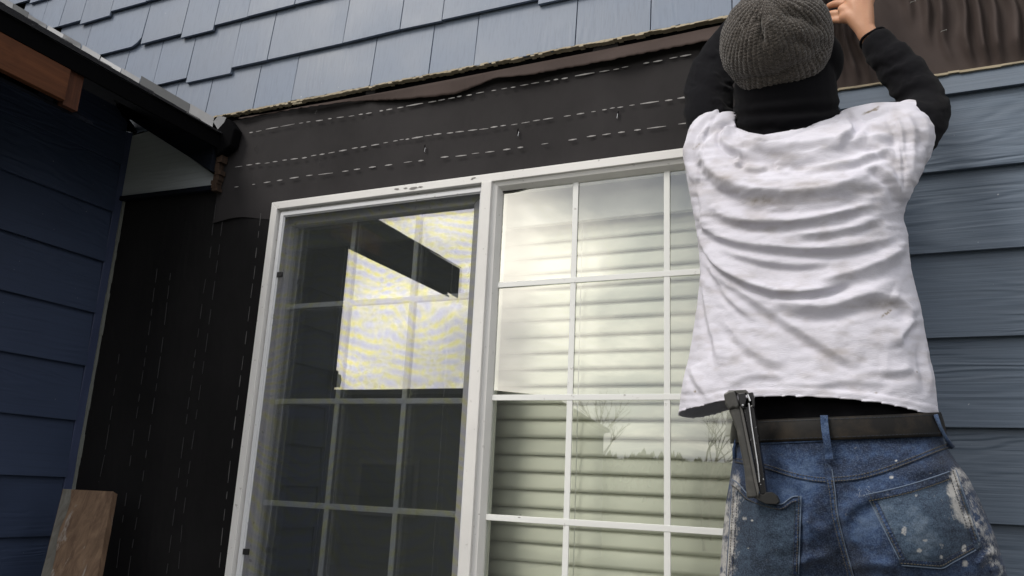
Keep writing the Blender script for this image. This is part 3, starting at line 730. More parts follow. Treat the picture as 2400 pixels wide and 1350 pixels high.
# ------------------------------------------------------------------ the worker
def voxel(o, size, smooth_it=4, fac=.5):
    md = o.modifiers.new('r', 'REMESH'); md.mode = 'VOXEL'; md.voxel_size = size
    if smooth_it:
        ms = o.modifiers.new('s', 'SMOOTH'); ms.iterations = smooth_it; ms.factor = fac
    dg = bpy.context.evaluated_depsgraph_get(); dg.update()
    me = bpy.data.meshes.new_from_object(o.evaluated_get(dg)); o.modifiers.clear(); old = o.data; o.data = me; bpy.data.meshes.remove(old)
    return o
def getv(o):
    a = np.empty(len(o.data.vertices)*3); o.data.vertices.foreach_get('co', a); return a.reshape(-1, 3)
def setv(o, V): o.data.vertices.foreach_set('co', V.reshape(-1)); o.data.update()
def getn(o):
    a = np.empty(len(o.data.vertices)*3); o.data.vertices.foreach_get('normal', a); return a.reshape(-1, 3)
def smoothshade(o): o.data.polygons.foreach_set('use_smooth', [True]*len(o.data.polygons)); o.data.update()
def limb(mb, pts, n=14):
    """pts: (px, py, Y, radius in px)"""
    P = [np.array(p, float) for p in pts]; P = smoothpts(P, 5)
    mb.tube([S(p[0], p[1], p[2]) for p in P], [p[3]*mpp(p[0], p[1], p[2]) for p in P], n)
    for e in (P[0], P[-1]): ball(mb, S(e[0], e[1], e[2]), [e[3]*mpp(e[0], e[1], e[2])]*3)
def ball(mb, c, r, nu=14, nv=9, R=None):
    V = []
    for i in range(nv+1):
        a = math.pi*i/nv
        for k in range(nu):
            b = 2*math.pi*k/nu; p = np.array([r[0]*math.sin(a)*math.cos(b), r[1]*math.sin(a)*math.sin(b), r[2]*math.cos(a)])
            if R is not None: p = R@p
            V.append(np.array(c)+p)
    F = [(i*nu+k, (i+1)*nu+k, (i+1)*nu+(k+1) % nu, i*nu+(k+1) % nu) for i in range(nv) for k in range(nu)]
    mb.add(V, F)
class Loft:
    """tube given by silhouette rows: y -> left x, right x, middle depth, half depth"""
    def __init__(s, rows, n=2.3):
        s.r = np.array(rows, float); s.n = n
    def at(s, y):
        return [np.interp(y, s.r[:, 0], s.r[:, k]) for k in range(1, 5)]
    def pt(s, y, th, off=0):
        xl, xr, ym, h = s.at(y); c, sn = np.cos(th), np.sin(th); e = 2/s.n
        X = (xl+xr)/2+(xr-xl)/2*np.sign(c)*np.abs(c)**e*(1+off/np.maximum(h, .05)*.9); Y = ym-(h+off)*np.sign(sn)*np.abs(sn)**e
        return X, y, Y
    def mesh(s, ys, nt, off=0):
        th = np.linspace(0, 2*math.pi, nt, endpoint=False); T, YY = np.meshgrid(th, ys); X, y, Y = s.pt(YY, T, off)
        V = SV(X, YY, Y); ny = len(ys); F = grid_faces(ny, nt, True)
        F += [tuple(range(nt))[::-1], tuple((ny-1)*nt+k for k in range(nt))]
        return V.reshape(-1, 3), F

M_skin, t, b = pmat('skin', (.50, .27, .17), .5, .4)
n = noise(t, coords(t, (1, 1, 1), False), 30, 4, .6); setcol(t, b, mixc(t, n, (.46, .22, .13), (.60, .34, .22))); b.inputs['Subsurface Weight'].default_value = .15; b.inputs['Subsurface Radius'].default_value = (.01, .004, .002)
bump(t, b, noise(t, coords(t, (1, 1, 1), False), 260, 3, .6), .25, .0008)
def cloth_black(name, col, sc=700):
    m, t, b = pmat(name, col, .95, .05); b.inputs['Sheen Weight'].default_value = .03
    n = noise(t, coords(t, (1, 1, 1), False), sc, 2, .5); n2 = noise(t, coords(t, (1, 1, 1), False), 9, 4, .6)
    setcol(t, b, mixc(t, n2, tuple(x*.7 for x in col), tuple(x*1.5 for x in col))); bump(t, b, n, .4, .0006); return m
M_sleeve = cloth_black('black_knit_sleeve', (.006, .006, .0075))
M_neck = cloth_black('black_neck_gaiter', (.0035, .0035, .0045))
M_under = cloth_black('black_undershirt', (.004, .004, .005))

# --- body: one continuous skin surface (mostly hidden under the clothes)
mb = MB()
limb(mb, [(1845, 560, -.29, 95), (1845, 420, -.29, 105), (1845, 340, -.29, 70), (1842, 260, -.30, 62), (1840, 200, -.33, 62)])
limb(mb, [(1700, 370, -.29, 50), (1845, 345, -.29, 62), (2040, 360, -.29, 50)])
limb(mb, [(1880, 560, -.29, 110), (1900, 760, -.29, 110), (1930, 980, -.29, 125), (1960, 1180, -.29, 150)])
limb(mb, [(1860, 1180, -.29, 120), (1840, 1500, -.26, 95), (1790, 1950, -.20, 62)])
limb(mb, [(2080, 1180, -.29, 120), (2140, 1500, -.26, 95), (2210, 1950, -.20, 62)])
# arms
limb(mb, [(1700, 350, -.29, 42), (1660, 190, -.19, 34), (1790, 20, -.10, 27), (1890, -60, -.07, 22)])
limb(mb, [(2070, 350, -.29, 44), (2172, 262, -.19, 38), (2110, 170, -.14, 34), (2048, 100, -.115, 25)])
# head with face turned up to the wall
hc = S(1838, 110, -.33)
ball(mb, hc, [.078, .098, .098], 20, 14)
limb(mb, [(1868, 60, -.25, 18), (1880, 30, -.215, 14)], 8)      # nose
limb(mb, [(1918, 172, -.31, 10), (1920, 156, -.30, 11)], 8); limb(mb, [(1735, 160, -.31, 12), (1730, 135, -.30, 14)], 8)   # ears
limb(mb, [(1885, 150, -.25, 50), (1895, 120, -.235, 40)], 10)   # jaw and chin
# right hand: palm fan, four fingers curled to the left behind the palm edge, thumb up
for (x, y, r) in [(1982, 40, 17), (2000, -8, 21), (2022, -22, 20), (1976, 22, 14)]:
    limb(mb, [(2050, 104, -.115, 23), (2026, 68, -.118, 23), ((2012+x)/2+1, (40+y)/2, -.118, r+3), (x, y, -.112, r)], 12)
limb(mb, [(2026, 66, -.118, 24), (2024, 22, -.116, 24), (2018, -30, -.110, 22)], 12)
for (x0, y0, x1, y1, x2, y2, r) in [(1990, 47, 1962, 47, 1939, 51, 8.0), (1992, 30, 1960, 31, 1936, 36, 8.6), (1990, 8, 1964, 8, 1943, 14, 9.0), (1992, -14, 1968, -18, 1950, -12, 8.6)]:
    limb(mb, [(x0, y0, -.098, r+1.5), (x1, y1, -.086, r+.6), ((x1+x2)/2, (y1+y2)/2-1, -.080, r+.2), (x2, y2, -.074, r-1)], 10)
limb(mb, [(2030, 25, -.108, 15), (2040, -25, -.09, 13), (2022, -70, -.075, 11), (2000, -92, -.066, 9)], 10)
# left hand up behind the head
limb(mb, [(1885, -55, -.07, 22), (1920, -70, -.06, 26), (1950, -78, -.055, 24)], 12)
for k, (dx, dy) in enumerate([(44, -26), (50, -8), (48, 10), (38, 26)]):
    limb(mb, [(1950, -78+k*6-9, -.055, 10), (1950+dx*.6, -78+dy, -.045, 9), (1950+dx, -74+dy*1.2, -.035, 8)], 8)
limb(mb, [(1915, -60, -.06, 12), (1935, -40, -.05, 10), (1952, -36, -.042, 9)], 8)
person = mb.build('person', M_skin); voxel(person, .0034, 3); smoothshade(person)
tag(person, 'person in white T-shirt, knit beanie and paint-stained jeans reaching up at the wall', 'person')

# --- T-shirt
rows = [(268, 1760, 1990, -.285, .045), (292, 1690, 2050, -.288, .07), (318, 1632, 2150, -.29, .085), (350, 1607, 2172, -.292, .098), (400, 1606, 2165, -.295, .112), (440, 1612, 2143, -.295, .12), (480, 1620, 2124, -.295, .122),
        (510, 1627, 2117, -.294, .122), (545, 1633, 2129, -.292, .12), (590, 1637, 2131, -.29, .118), (640, 1640, 2140, -.288, .116), (720, 1633, 2159, -.287, .116), (800, 1621, 2175, -.286, .119), (880, 1604, 2189, -.285, .124),
        (945, 1592, 2197, -.284, .130), (1010, 1582, 2206, -.283, .134), (1060, 1575, 2212, -.282, .136)]
shirtL = Loft(rows, 2.35)
mb = MB(); ys = np.linspace(268, 1060, 70); V, F = shirtL.mesh(ys, 72); mb.add(V, F)
limb(mb, [(1760, 400, -.30, 88), (1694, 370, -.29, 80), (1672, 320, -.27, 60), (1672, 276, -.245, 47)], 18)
limb(mb, [(1990, 400, -.30, 88), (2070, 365, -.29, 92), (2108, 325, -.27, 86), (2128, 285, -.25, 58)], 18)
limb(mb, [(1998, 300, -.29, 50), (2050, 292, -.285, 57), (2110, 292, -.27, 60)], 14)
limb(mb, [(1745, 345, -.30, 50), (1705, 315, -.285, 55)], 14)
shirt = mb.build('t_shirt'); voxel(shirt, .0034, 8, .5)
V = getv(shirt)
def pinch(V):
    return V
# folds: (points, amplitude mm, width above px, width below px, start fade, end fade)
FO = [
 ([(1652, 318), (1650, 365), (1672, 402), (1712, 432), (1762, 447), (1840, 455), (1910, 450), (1975, 436), (2040, 412)], 13, 24, 20),
 ([(1722, 318), (1745, 335), (1790, 345), (1837, 350), (1890, 348), (1940, 343), (1987, 334), (2017, 322), (2016, 305)], 9, 20, 15),
 ([(1690, 345), (1740, 355), (1800, 358), (1862, 370), (1930, 362), (2000, 340), (2060, 325), (2105, 312)], 11, 24, 20),
 ([(1884, 395), (1930, 392), (1987, 384), (2040, 366), (2085, 352)], 8, 16, 14),
 ([(2020, 400), (2050, 392), (2080, 412), (2102, 440), (2114, 478)], 8, 18, 15),
 ([(1640, 398), (1670, 425), (1710, 448), (1770, 470), (1830, 476), (1900, 474), (1960, 462), (2020, 440), (2060, 420)], 10, 22, 20),
 ([(1668, 480), (1700, 505), (1745, 515), (1800, 519), (1875, 516), (1940, 505), (2000, 488), (2050, 468)], 11, 22, 18),
 ([(1850, 540), (1890, 548), (1940, 545), (2010, 530), (2070, 508)], 6, 16, 14),
 ([(1628, 480), (1645, 520), (1680, 548), (1737, 568), (1816, 578), (1900, 584), (1980, 580), (2050, 568), (2100, 548)], 9, 22, 15),
 ([(1690, 578), (1730, 595), (1790, 612), (1860, 620), (1940, 618)], 5, 16, 12),
 ([(1634, 535), (1646, 568), (1672, 604), (1712, 640), (1765, 668), (1815, 683), (1870, 687), (1930, 680), (1990, 660)], 12, 20, 12),
 ([(2128, 560), (2110, 580), (2085, 600), (2040, 622), (1980, 642), (1915, 662)], 9, 11, 26),
 ([(1648, 590), (1686, 640), (1740, 682), (1812, 732), (1875, 774), (1945, 820), (2012, 858)], 7, 22, 16),
 ([(1812, 700), (1850, 712), (1900, 720), (1953, 716), (2012, 696), (2063, 690), (2100, 705)], 11, 24, 24),
 ([(1660, 612), (1690, 670), (1725, 712), (1768, 748)], 5, 13, 11),
 ([(2146, 745), (2120, 775), (2108, 790), (2112, 812)], 8, 15, 15),
 ([(2085, 692), (2120, 712), (2142, 745)], 7, 13, 16),
 ([(1637, 600), (1652, 680), (1668, 770), (1690, 860)], 6, 14, 12),
 ([(1690, 740), (1740, 800), (1800, 842), (1850, 850)], 4, 22, 16),
 ([(2140, 860), (2105, 870), (2060, 868)], 4, 16, 14),
 ([(1615, 290), (1606, 330), (1610, 380), (1625, 430)], 6, 12, 10),
 ([(1712, 262), (1676, 262), (1640, 290), (1622, 330), (1612, 390)], 7, 11, 9),
 ([(1722, 282), (1690, 284), (1660, 300), (1636, 335), (1625, 380)], 6, 11, 9),
 ([(1722, 252), (1690, 240), (1655, 246), (1628, 275)], 6, 9, 8),
 ([(1724, 300), (1700, 306), (1694, 330), (1712, 352), (1740, 362)], 9, 12, 9),
 ([(2110, 246), (2132, 290), (2138, 330), (2132, 380), (2125, 430)], 5, 15, 15),
 ([(2146, 250), (2166, 290), (2170, 330), (2158, 370)], 4, 15, 15),
 ([(2085, 250), (2108, 300), (2112, 350), (2118, 410), (2120, 480)], 5, 14, 14),
 ([(1965, 262), (1985, 285), (1992, 318), (1960, 345)], 8, 13, 11),
 ([(1990, 250), (2010, 280), (2030, 300), (2080, 300)], 5, 14, 12),
 ([(1728, 370), (1735, 385), (1726, 396)], 7, 8, 8), ([(1745, 398), (1780, 402), (1800, 388)], 4, 9, 8), ([(1818, 380), (1826, 398)], 4, 7, 7),
 ([(2030, 340), (2060, 350), (2095, 372), (2112, 400)], 6, 14, 12),
 ([(1640, 450), (1650, 500), (1655, 540)], 5, 10, 10),
 ([(1700, 905), (1760, 880), (1840, 878)], 3, 18, 14), ([(1900, 905), (1990, 890), (2080, 900)], 3, 18, 14),
 ([(2168, 800), (2172, 850), (2182, 920)], 5, 12, 12), ([(1620, 860), (1640, 900), (1660, 930)], 4, 12, 12),
]
def foldfield(px, py):
    D = np.zeros(px.shape)
    for pts, amp, wa, wb in FO:
        sp_ = [tuple(q) for q in smoothpts(pts, 4)]
        d, s, al = polydist(px, py, sp_)
        s = s if pts[-1][0] >= pts[0][0] else -s
        wdt = np.where(s < 0, wa*1.05, wb*.78)
        fade = np.clip(np.minimum(al, 1-al)*5, 0, 1)**.7
        r = np.where(s < 0, np.exp(-(d/(wa*1.7))**1.3), np.exp(-(d/(wb*.58))**1.5))
        v = -.55*np.exp(-((d-wdt*1.55)/(wdt*.75))**2)*(s > 0)
        D += amp*.001*fade*(r+v)
    return D
px, py = PR(V); Nn = getn(shirt); vd = V-CAM; vd /= np.linalg.norm(vd, axis=1)[:, None]
facing = np.clip(-(Nn*vd).sum(1)*2.2+.15, 0, 1)
D = foldfield(px, py)*np.clip(facing*1.15-.15, 0, 1)*1.08*np.clip((py-245)/60, .05, 1)
rdg = 1-np.abs(2*fbm(px/75+11+py/200, py/20+4+px/300, 2)/.75-1); mic = (rdg**3-.3)*.0026*np.clip((640-py)/120, .12, 1)*np.clip((py-300)/60, 0, 1)+(fbm(px/26+3, py/11, 3)-.44)*.003+(fbm(px/90, py/60+9, 3)-.44)*.010
V = V+Nn*(D+mic*(.35+.65*facing))[:, None]
px, py = PR(V)
# hem line, neck opening
hemx = [1560, 1592, 1640, 1697, 1770, 1850, 1960, 2060, 2130, 2200, 2240]
hemy = [950, 947, 946, 936, 929, 927, 932, 942, 955, 972, 984]
colx = [1690, 1716, 1724, 1755, 1790, 1850, 1890, 1930, 1968, 1976, 2000]
coly = [150, 225, 298, 310, 316, 306, 290, 276, 268, 225, 150]
back = np.clip((V[:, 1]+.40)/.22, 0, 1)
hem_g = py-(np.interp(px, hemx, hemy)+back*40*np.clip((1900-px)/300, .5, 1.0)*1.0)
neck_g = np.where((px > 1716) & (px < 1976), np.interp(px, colx, coly)-py, -99)
bm = bmesh.new(); bm.from_mesh(shirt.data); bm.verts.ensure_lookup_table()
for v, c in zip(bm.verts, V): v.co = c
kill = [f for f in bm.faces if all(hem_g[v.index] > 0 for v in f.verts) or all(neck_g[v.index] > 0 for v in f.verts)]
gl_ = bm.verts.layers.float.new('out_side')
for v, g1, g2 in zip(bm.verts, hem_g, neck_g): v[gl_] = float(max(g1, g2))
bmesh.ops.delete(bm, geom=kill, context='FACES')
bm.verts.ensure_lookup_table()
sel = [v for v in bm.verts if v.is_boundary or v[gl_] > 0]
PXv = np.array([tuple(v.co) for v in sel]); bpx, bpy_ = PR(PXv)
for v, x, y, c in zip(sel, bpx, bpy_, PXv):
    if y > 850:
        yy = np.interp(x, hemx, hemy)+np.clip((c[1]+.40)/.22, 0, 1)*40*np.clip((1900-x)/300, .5, 1); v.co = S(x, yy, c[1])
    else:
        yy = np.interp(x, colx, coly)
        if abs(yy-y) < 14: v.co = S(x, yy, c[1])
bm.to_mesh(shirt.data); bm.free(); smoothshade(shirt)
# hem and collar bands as slight relief: stitched groove 22 px above the hem
V = getv(shirt); px, py = PR(V); Nn = getn(shirt)
dh = np.interp(px, hemx, hemy)-py
V = V+Nn*((-.0016*np.exp(-((dh-21)/2.6)**2)+.0010*np.exp(-((dh-10)/7)**2))*(V[:, 1] < -.30)*np.clip((dh-5)/4, 0, 1))[:, None]
# sleeve seams and the collar rib
for pts in ([(2072, 240), (2098, 285), (2112, 340), (2118, 400), (2116, 470)], [(1700, 246), (1668, 290), (1648, 345), (1640, 410), (1642, 460)]):
    dd, ss, aa = polydist(px, py, [tuple(q) for q in smoothpts(pts, 4)])
    V = V+Nn*((-.0022*np.exp(-(dd/3.0)**2)+.0014*np.exp(-((dd-8)/5)**2)*(ss > 0))*np.clip(aa*6, 0, 1)*np.clip((1-aa)*6, 0, 1))[:, None]
dc = py-np.interp(px, colx, coly); mc = ((px > 1730) & (px < 1965)).astype(float)
V = V+Nn*((-.0020*np.exp(-((dc-15)/2.6)**2)+.0016*np.exp(-((dc-8)/5)**2))*mc)[:, None]
setv(shirt, V)
sm = shirt.modifiers.new('s', 'SOLIDIFY'); sm.thickness = .0022; sm.offset = -1
shirt.parent = person
# dirt attribute, fixed to the cloth
d1_ = fbm(px/42+7, py/18+2, 4); d2_ = fbm(px/9+1, py/5+8, 3)
def spot(x, y, rx, ry): return np.exp(-(((px-x)/rx)**2+((py-y)/ry)**2))
dirt = np.clip((d1_-.48)*4, 0, 1)*.28
for (x, y, rx, ry, a) in [(1790, 470, 45, 12, .7), (1700, 420, 25, 14, .4), (1835, 365, 35, 10, .4), (1745, 380, 25, 18, .3), (1960, 832, 45, 16, .35), (2085, 710, 28, 12, .5), (1740, 520, 70, 12, .25), (1900, 430, 60, 20, .25), (1780, 640, 70, 14, .15), (2100, 300, 30, 60, .15), (2050, 720, 40, 20, .3), (1770, 830, 40, 14, .25), (1880, 790, 60, 20, .2), (1790, 860, 50, 10, .2)]:
    dirt += a*spot(x, y, rx, ry)*(.4+1.2*d2_)
for pts, a, wd_ in [([(2022, 268), (2045, 258), (2060, 250)], 1.0, 1.8), ([(2035, 262), (2060, 256)], .8, 1.2), ([(2066, 742), (2078, 735), (2088, 726)], .9, 1.8), ([(2138, 871), (2149, 871)], 1.5, 1.0), ([(1625, 350), (1640, 338)], .5, 1.5), ([(2051, 919), (2054, 920)], 1.3, 1.4), ([(1628, 917), (1631, 918)], 1.3, 1.4)]:
    dd, _s, _a = polydist(px, py, pts); dirt += a*np.exp(-(dd/wd_)**2)*(.3+1.4*vnoise(px/3, py/3))
at = shirt.data.attributes.new('dirt', 'FLOAT', 'POINT'); at.data.foreach_set('value', np.clip(dirt, 0, 1.4).astype(np.float32))
m, t, b = pmat('white_cotton', (.55, .53, .60), .9, .2); b.inputs['Sheen Weight'].default_value = .1
a = t.nodes.new('ShaderNodeAttribute'); a.attribute_name = 'dirt'
nf = noise(t, coords(t, (130, 130, 900), False), 1.0, 3, .65); nb = noise(t, coords(t, (1, 1, 1), False), 22, 4, .6)
c = mixc(t, nb, (.575, .565, .645), (.65, .64, .715)); c = mixc(t, math_(t, 'MULTIPLY', a.outputs['Fac'], 1.05, True), c, (.26, .225, .195)); setcol(t, b, c)
p_ = bump(t, b, nb, .35, .003); bump(t, b, nf, .6, .0013, p_)
shirt.data.materials.clear(); shirt.data.materials.append(m); M_cotton = m
# sleeve hems and collar rib
def band(name, pts, rpx, mat, parent, n=8, k=5, flat=None):
    P = smoothpts(pts, k); mb = MB(); mb.tube([S(*p) for p in P], rpx*mpp(pts[0][0], pts[0][1], pts[0][2]), n); return mb.build(name, mat, parent, True)

# --- black undershirt torso seen below the hem
ul = Loft([(880, 1700, 2190, -.285, .098), (960, 1722, 2198, -.285, .105), (1010, 1724, 2203, -.287, .108), (1040, 1726, 2206, -.287, .108)], 2.3)
mb = MB(); V, F = ul.mesh(np.linspace(880, 1040, 30), 80); mb.add(V, F); us = mb.build('undershirt', M_under, person, True)
V = getv(us); px, py = PR(V); V[:, 1] -= .004*np.sin(px/14+np.sin(py/20)*2)*.6; setv(us, V)

# --- neck gaiter and hood
mb = MB()
limb(mb, [(1846, 330, -.282, 122), (1846, 290, -.286, 121), (1842, 250, -.286, 120), (1838, 215, -.275, 120), (1838, 180, -.262, 112)], 24)
limb(mb, [(1745, 290, -.29, 22), (1840, 306, -.33, 45), (1945, 270, -.30, 26)], 16)
ball(mb, S(1850, 150, -.265), [.098, .090, .085], 24, 16)
ball(mb, S(1903, 146, -.262), [.062, .085, .062], 20, 14)
gt = mb.build('neck_gaiter', M_neck, person); voxel(gt, .005, 8)
V = getv(gt); px, py = PR(V); Nn = getn(gt); V = V+Nn*(.0035*np.sin(py/5.5+px/60+3*fbm(px/40, py/30))*np.clip((py-215)/40, 0, 1))[:, None]; setv(gt, V); smoothshade(gt)

# --- sleeves
def sleeve(pts, label=None, seed=0, end=None):
    mb = MB(); limb(mb, pts, 20); o = mb.build('sleeve', M_sleeve, person); voxel(o, .004, 5)
    V = getv(o); px, py = PR(V); Nn = getn(o)
    P = smoothpts([p[:2] for p in pts], 5); d, s, al = polydist(px, py, [tuple(q) for q in P])
    L = sum(math.hypot(P[i+1][0]-P[i][0], P[i+1][1]-P[i][1]) for i in range(len(P)-1))
    x = al*L; wv = np.sin(x/8.0+2.6*fbm(px/35+seed, py/35)*3+s*d*.05)
    V = V+Nn*(.0032*wv*np.clip(fbm(px/50, py/50+seed)*2.2-.4, 0, 1)+.004*(fbm(px/30+seed, py/30, 3)-.44))[:, None]; setv(o, V); smoothshade(o); return o
sleeve([(1700, 360, -.285, 52), (1668, 300, -.26, 58), (1662, 235, -.225, 57), (1668, 178, -.19, 54), (1712, 108, -.15, 50), (1775, 40, -.12, 45), (1850, -10, -.09, 40), (1900, -28, -.07, 36)], seed=3)
slv = sleeve([(2090, 350, -.285, 60), (2130, 318, -.26, 70), (2160, 282, -.225, 64), (2168, 252, -.195, 58), (2138, 198, -.165, 55), (2098, 150, -.14, 51), (2062, 108, -.122, 41)], seed=11)
# cuff with its pale worn rim
P0 = S(2047, 91, -.118); ax = P0-S(2075, 122, -.132); ax /= np.linalg.norm(ax); u = np.cross(ax, [0, 1, 0]); u /= np.linalg.norm(u); v_ = np.cross(ax, u)
r0 = 33.0*mpp(2045, 95, -.118); mb = MB(); ring = []
for k in range(33):
    a_ = 2*math.pi*k/32; ring.append(P0+r0*(math.cos(a_)*u+.85*math.sin(a_)*v_)+ax*.002*math.sin(a_*3))
mb.tube(ring, .0032, 6); mb.build('cuff', M_sleeve, person, True)
mb = MB(); mb.tube([q+ax*.003-[0, .001, 0] for q in ring[20:29]], .0008, 4); mb.build('cuff_thread', M_chalk, person)

# --- knit beanie
bc = S(1818, 97, -.365); zc = CAM-bc; zc /= np.linalg.norm(zc)
xr_ = np.cross(UP, zc); xr_ /= np.linalg.norm(xr_); yr_ = np.cross(zc, xr_)
def tilt(a_, b__): 
    v = zc*math.cos(a_)*math.cos(b__)+yr_*math.sin(a_)+xr_*math.sin(b__)*math.cos(a_); return v/np.linalg.norm(v)
AX = tilt(math.radians(52), math.radians(-14))
BX = np.cross(AX, yr_); BX /= np.linalg.norm(BX); BY = np.cross(AX, BX)
RB = 121*mpp(1818, 97, -.365); NR = 62
nth, nph = NR*8, 300; th = np.linspace(0, 2*math.pi, nth, endpoint=False); ph = np.linspace(.02, math.radians(158), nph); T, Pp = np.meshgrid(th, ph)
rad = RB*(1+.02*np.sin(2*T+.5)+.045*(fbm(np.cos(T)*2+5, np.sin(T)*2+Pp*2, 3)-.44))
stag = T*NR+.9*np.sin(Pp*4+np.sin(T*3)*2)+1.1*np.sin(T*7)
rib = np.abs(np.cos(stag/2))**.6; rib2 = np.abs(np.cos(stag/4))**.6
wb_ = np.clip((Pp-.50)/.22, 0, 1); ribm = rib*wb_+rib2*(1-wb_)
st = .5+.5*np.cos(Pp*96+math.pi*(np.floor(stag/(2*math.pi)) % 2)+1.2*np.sin(T*5))
loose = .78+.42*vnoise(T*9, Pp*7)
relf = ribm*(.58+.42*st)*loose
rad = rad+(.0042*ribm+.0014*st*ribm)*np.clip(Pp/.15, 0, 1)*loose-.003
V = bc+(rad*np.sin(Pp)*np.cos(T))[..., None]*BX+(rad*np.sin(Pp)*np.sin(T)*.98)[..., None]*BY+(rad*np.cos(Pp))[..., None]*AX
qx, qy = PR(V.reshape(-1, 3)); qx = qx.reshape(T.shape); qy = qy.reshape(T.shape)
front = np.clip(((V-bc)@zc)/RB*2.5, 0, 1)
out_ = V-bc; out_ = out_/np.linalg.norm(out_, axis=2)[..., None]
# seam dart, sagging slouch folds, and a fuller rolled rim at the lower left
def crease(pts, w_):
    d_, s_2, a_2 = polydist(qx, qy, pts); return np.exp(-(d_/w_)**2)*np.clip(np.minimum(a_2, 1-a_2)*5+.1, 0, 1)
disp = -.011*crease([(1779, 40), (1786, 70), (1792, 104)], 7)+.006*crease([(1800, 40), (1812, 80), (1830, 120)], 16)-.007*crease([(1830, 30), (1880, 40), (1925, 70)], 14)
disp += .007*crease([(1700, 200), (1740, 214), (1800, 206), (1880, 178), (1950, 128)], 14)-.006*crease([(1692, 165), (1740, 186), (1810, 176), (1900, 140), (1945, 100)], 11)-.006*crease([(1850, 90), (1900, 110), (1940, 100)], 13)
V = V+out_*(disp*front)[..., None]
F = grid_faces(nph, nth, True); F.append(tuple(range(nth)))
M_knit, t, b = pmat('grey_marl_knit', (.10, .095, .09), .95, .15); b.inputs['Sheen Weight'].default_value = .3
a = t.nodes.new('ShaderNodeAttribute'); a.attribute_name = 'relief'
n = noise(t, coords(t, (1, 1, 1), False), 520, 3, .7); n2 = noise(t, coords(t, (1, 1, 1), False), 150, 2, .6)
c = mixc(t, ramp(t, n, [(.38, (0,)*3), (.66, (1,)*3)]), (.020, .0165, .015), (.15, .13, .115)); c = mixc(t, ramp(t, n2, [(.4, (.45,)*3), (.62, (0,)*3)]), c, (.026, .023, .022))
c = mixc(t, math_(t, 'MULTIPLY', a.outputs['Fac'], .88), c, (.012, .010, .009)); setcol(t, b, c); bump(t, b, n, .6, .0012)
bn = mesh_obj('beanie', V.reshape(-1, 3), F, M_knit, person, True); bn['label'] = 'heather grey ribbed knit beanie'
bm = bmesh.new(); bm.from_mesh(bn.data); pa, pb_, pc = S(1690, 250, -.365), S(1830, 214, -.45), S(1985, 150, -.365)
nn_ = np.cross(pb_-pa, pc-pa); nn_ /= np.linalg.norm(nn_)
if nn_[2] > 0: nn_ = -nn_
at = None
lay = bm.verts.layers.float.new('relief')
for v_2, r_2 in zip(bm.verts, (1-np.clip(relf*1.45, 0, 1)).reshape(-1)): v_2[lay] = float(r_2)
bmesh.ops.bisect_plane(bm, geom=bm.verts[:]+bm.edges[:]+bm.faces[:], plane_co=Vector(pa), plane_no=Vector(nn_), clear_outer=True)
bm.to_mesh(bn.data); bm.free(); smoothshade(bn); sdm = bn.modifiers.new('s', 'SOLIDIFY'); sdm.thickness = .005; sdm.offset = -1
#at = bn.data.attributes.new('relief', 'FLOAT', 'POINT'); at.data.foreach_set('value', (1-np.clip(relf*1.45, 0, 1)).astype(np.float32).reshape(-1))
# fuzz: short stray fibres
rr = np.random.RandomState(5); mb = MB()
for k in range(2600):
    i = rr.randint(10, nph-1); j = rr.randint(nth); p = V[i, j]; nn = p-bc
    if (p-pa)@nn_ > 0: continue
    nn = p-bc; nn /= np.linalg.norm(nn)
    d = nn+rr.randn(3)*.9; d /= np.linalg.norm(d); l = rr.uniform(.0015, .0045); s_ = np.cross(d, nn)*.00022
    mb.add([p-s_, p+s_, p+d*l], [(0, 1, 2)])
fz_ = mb.build('knit_fuzz', pmat('fibre', (.17, .155, .14), .9)[0], person); fz_['kind'] = 'stuff'

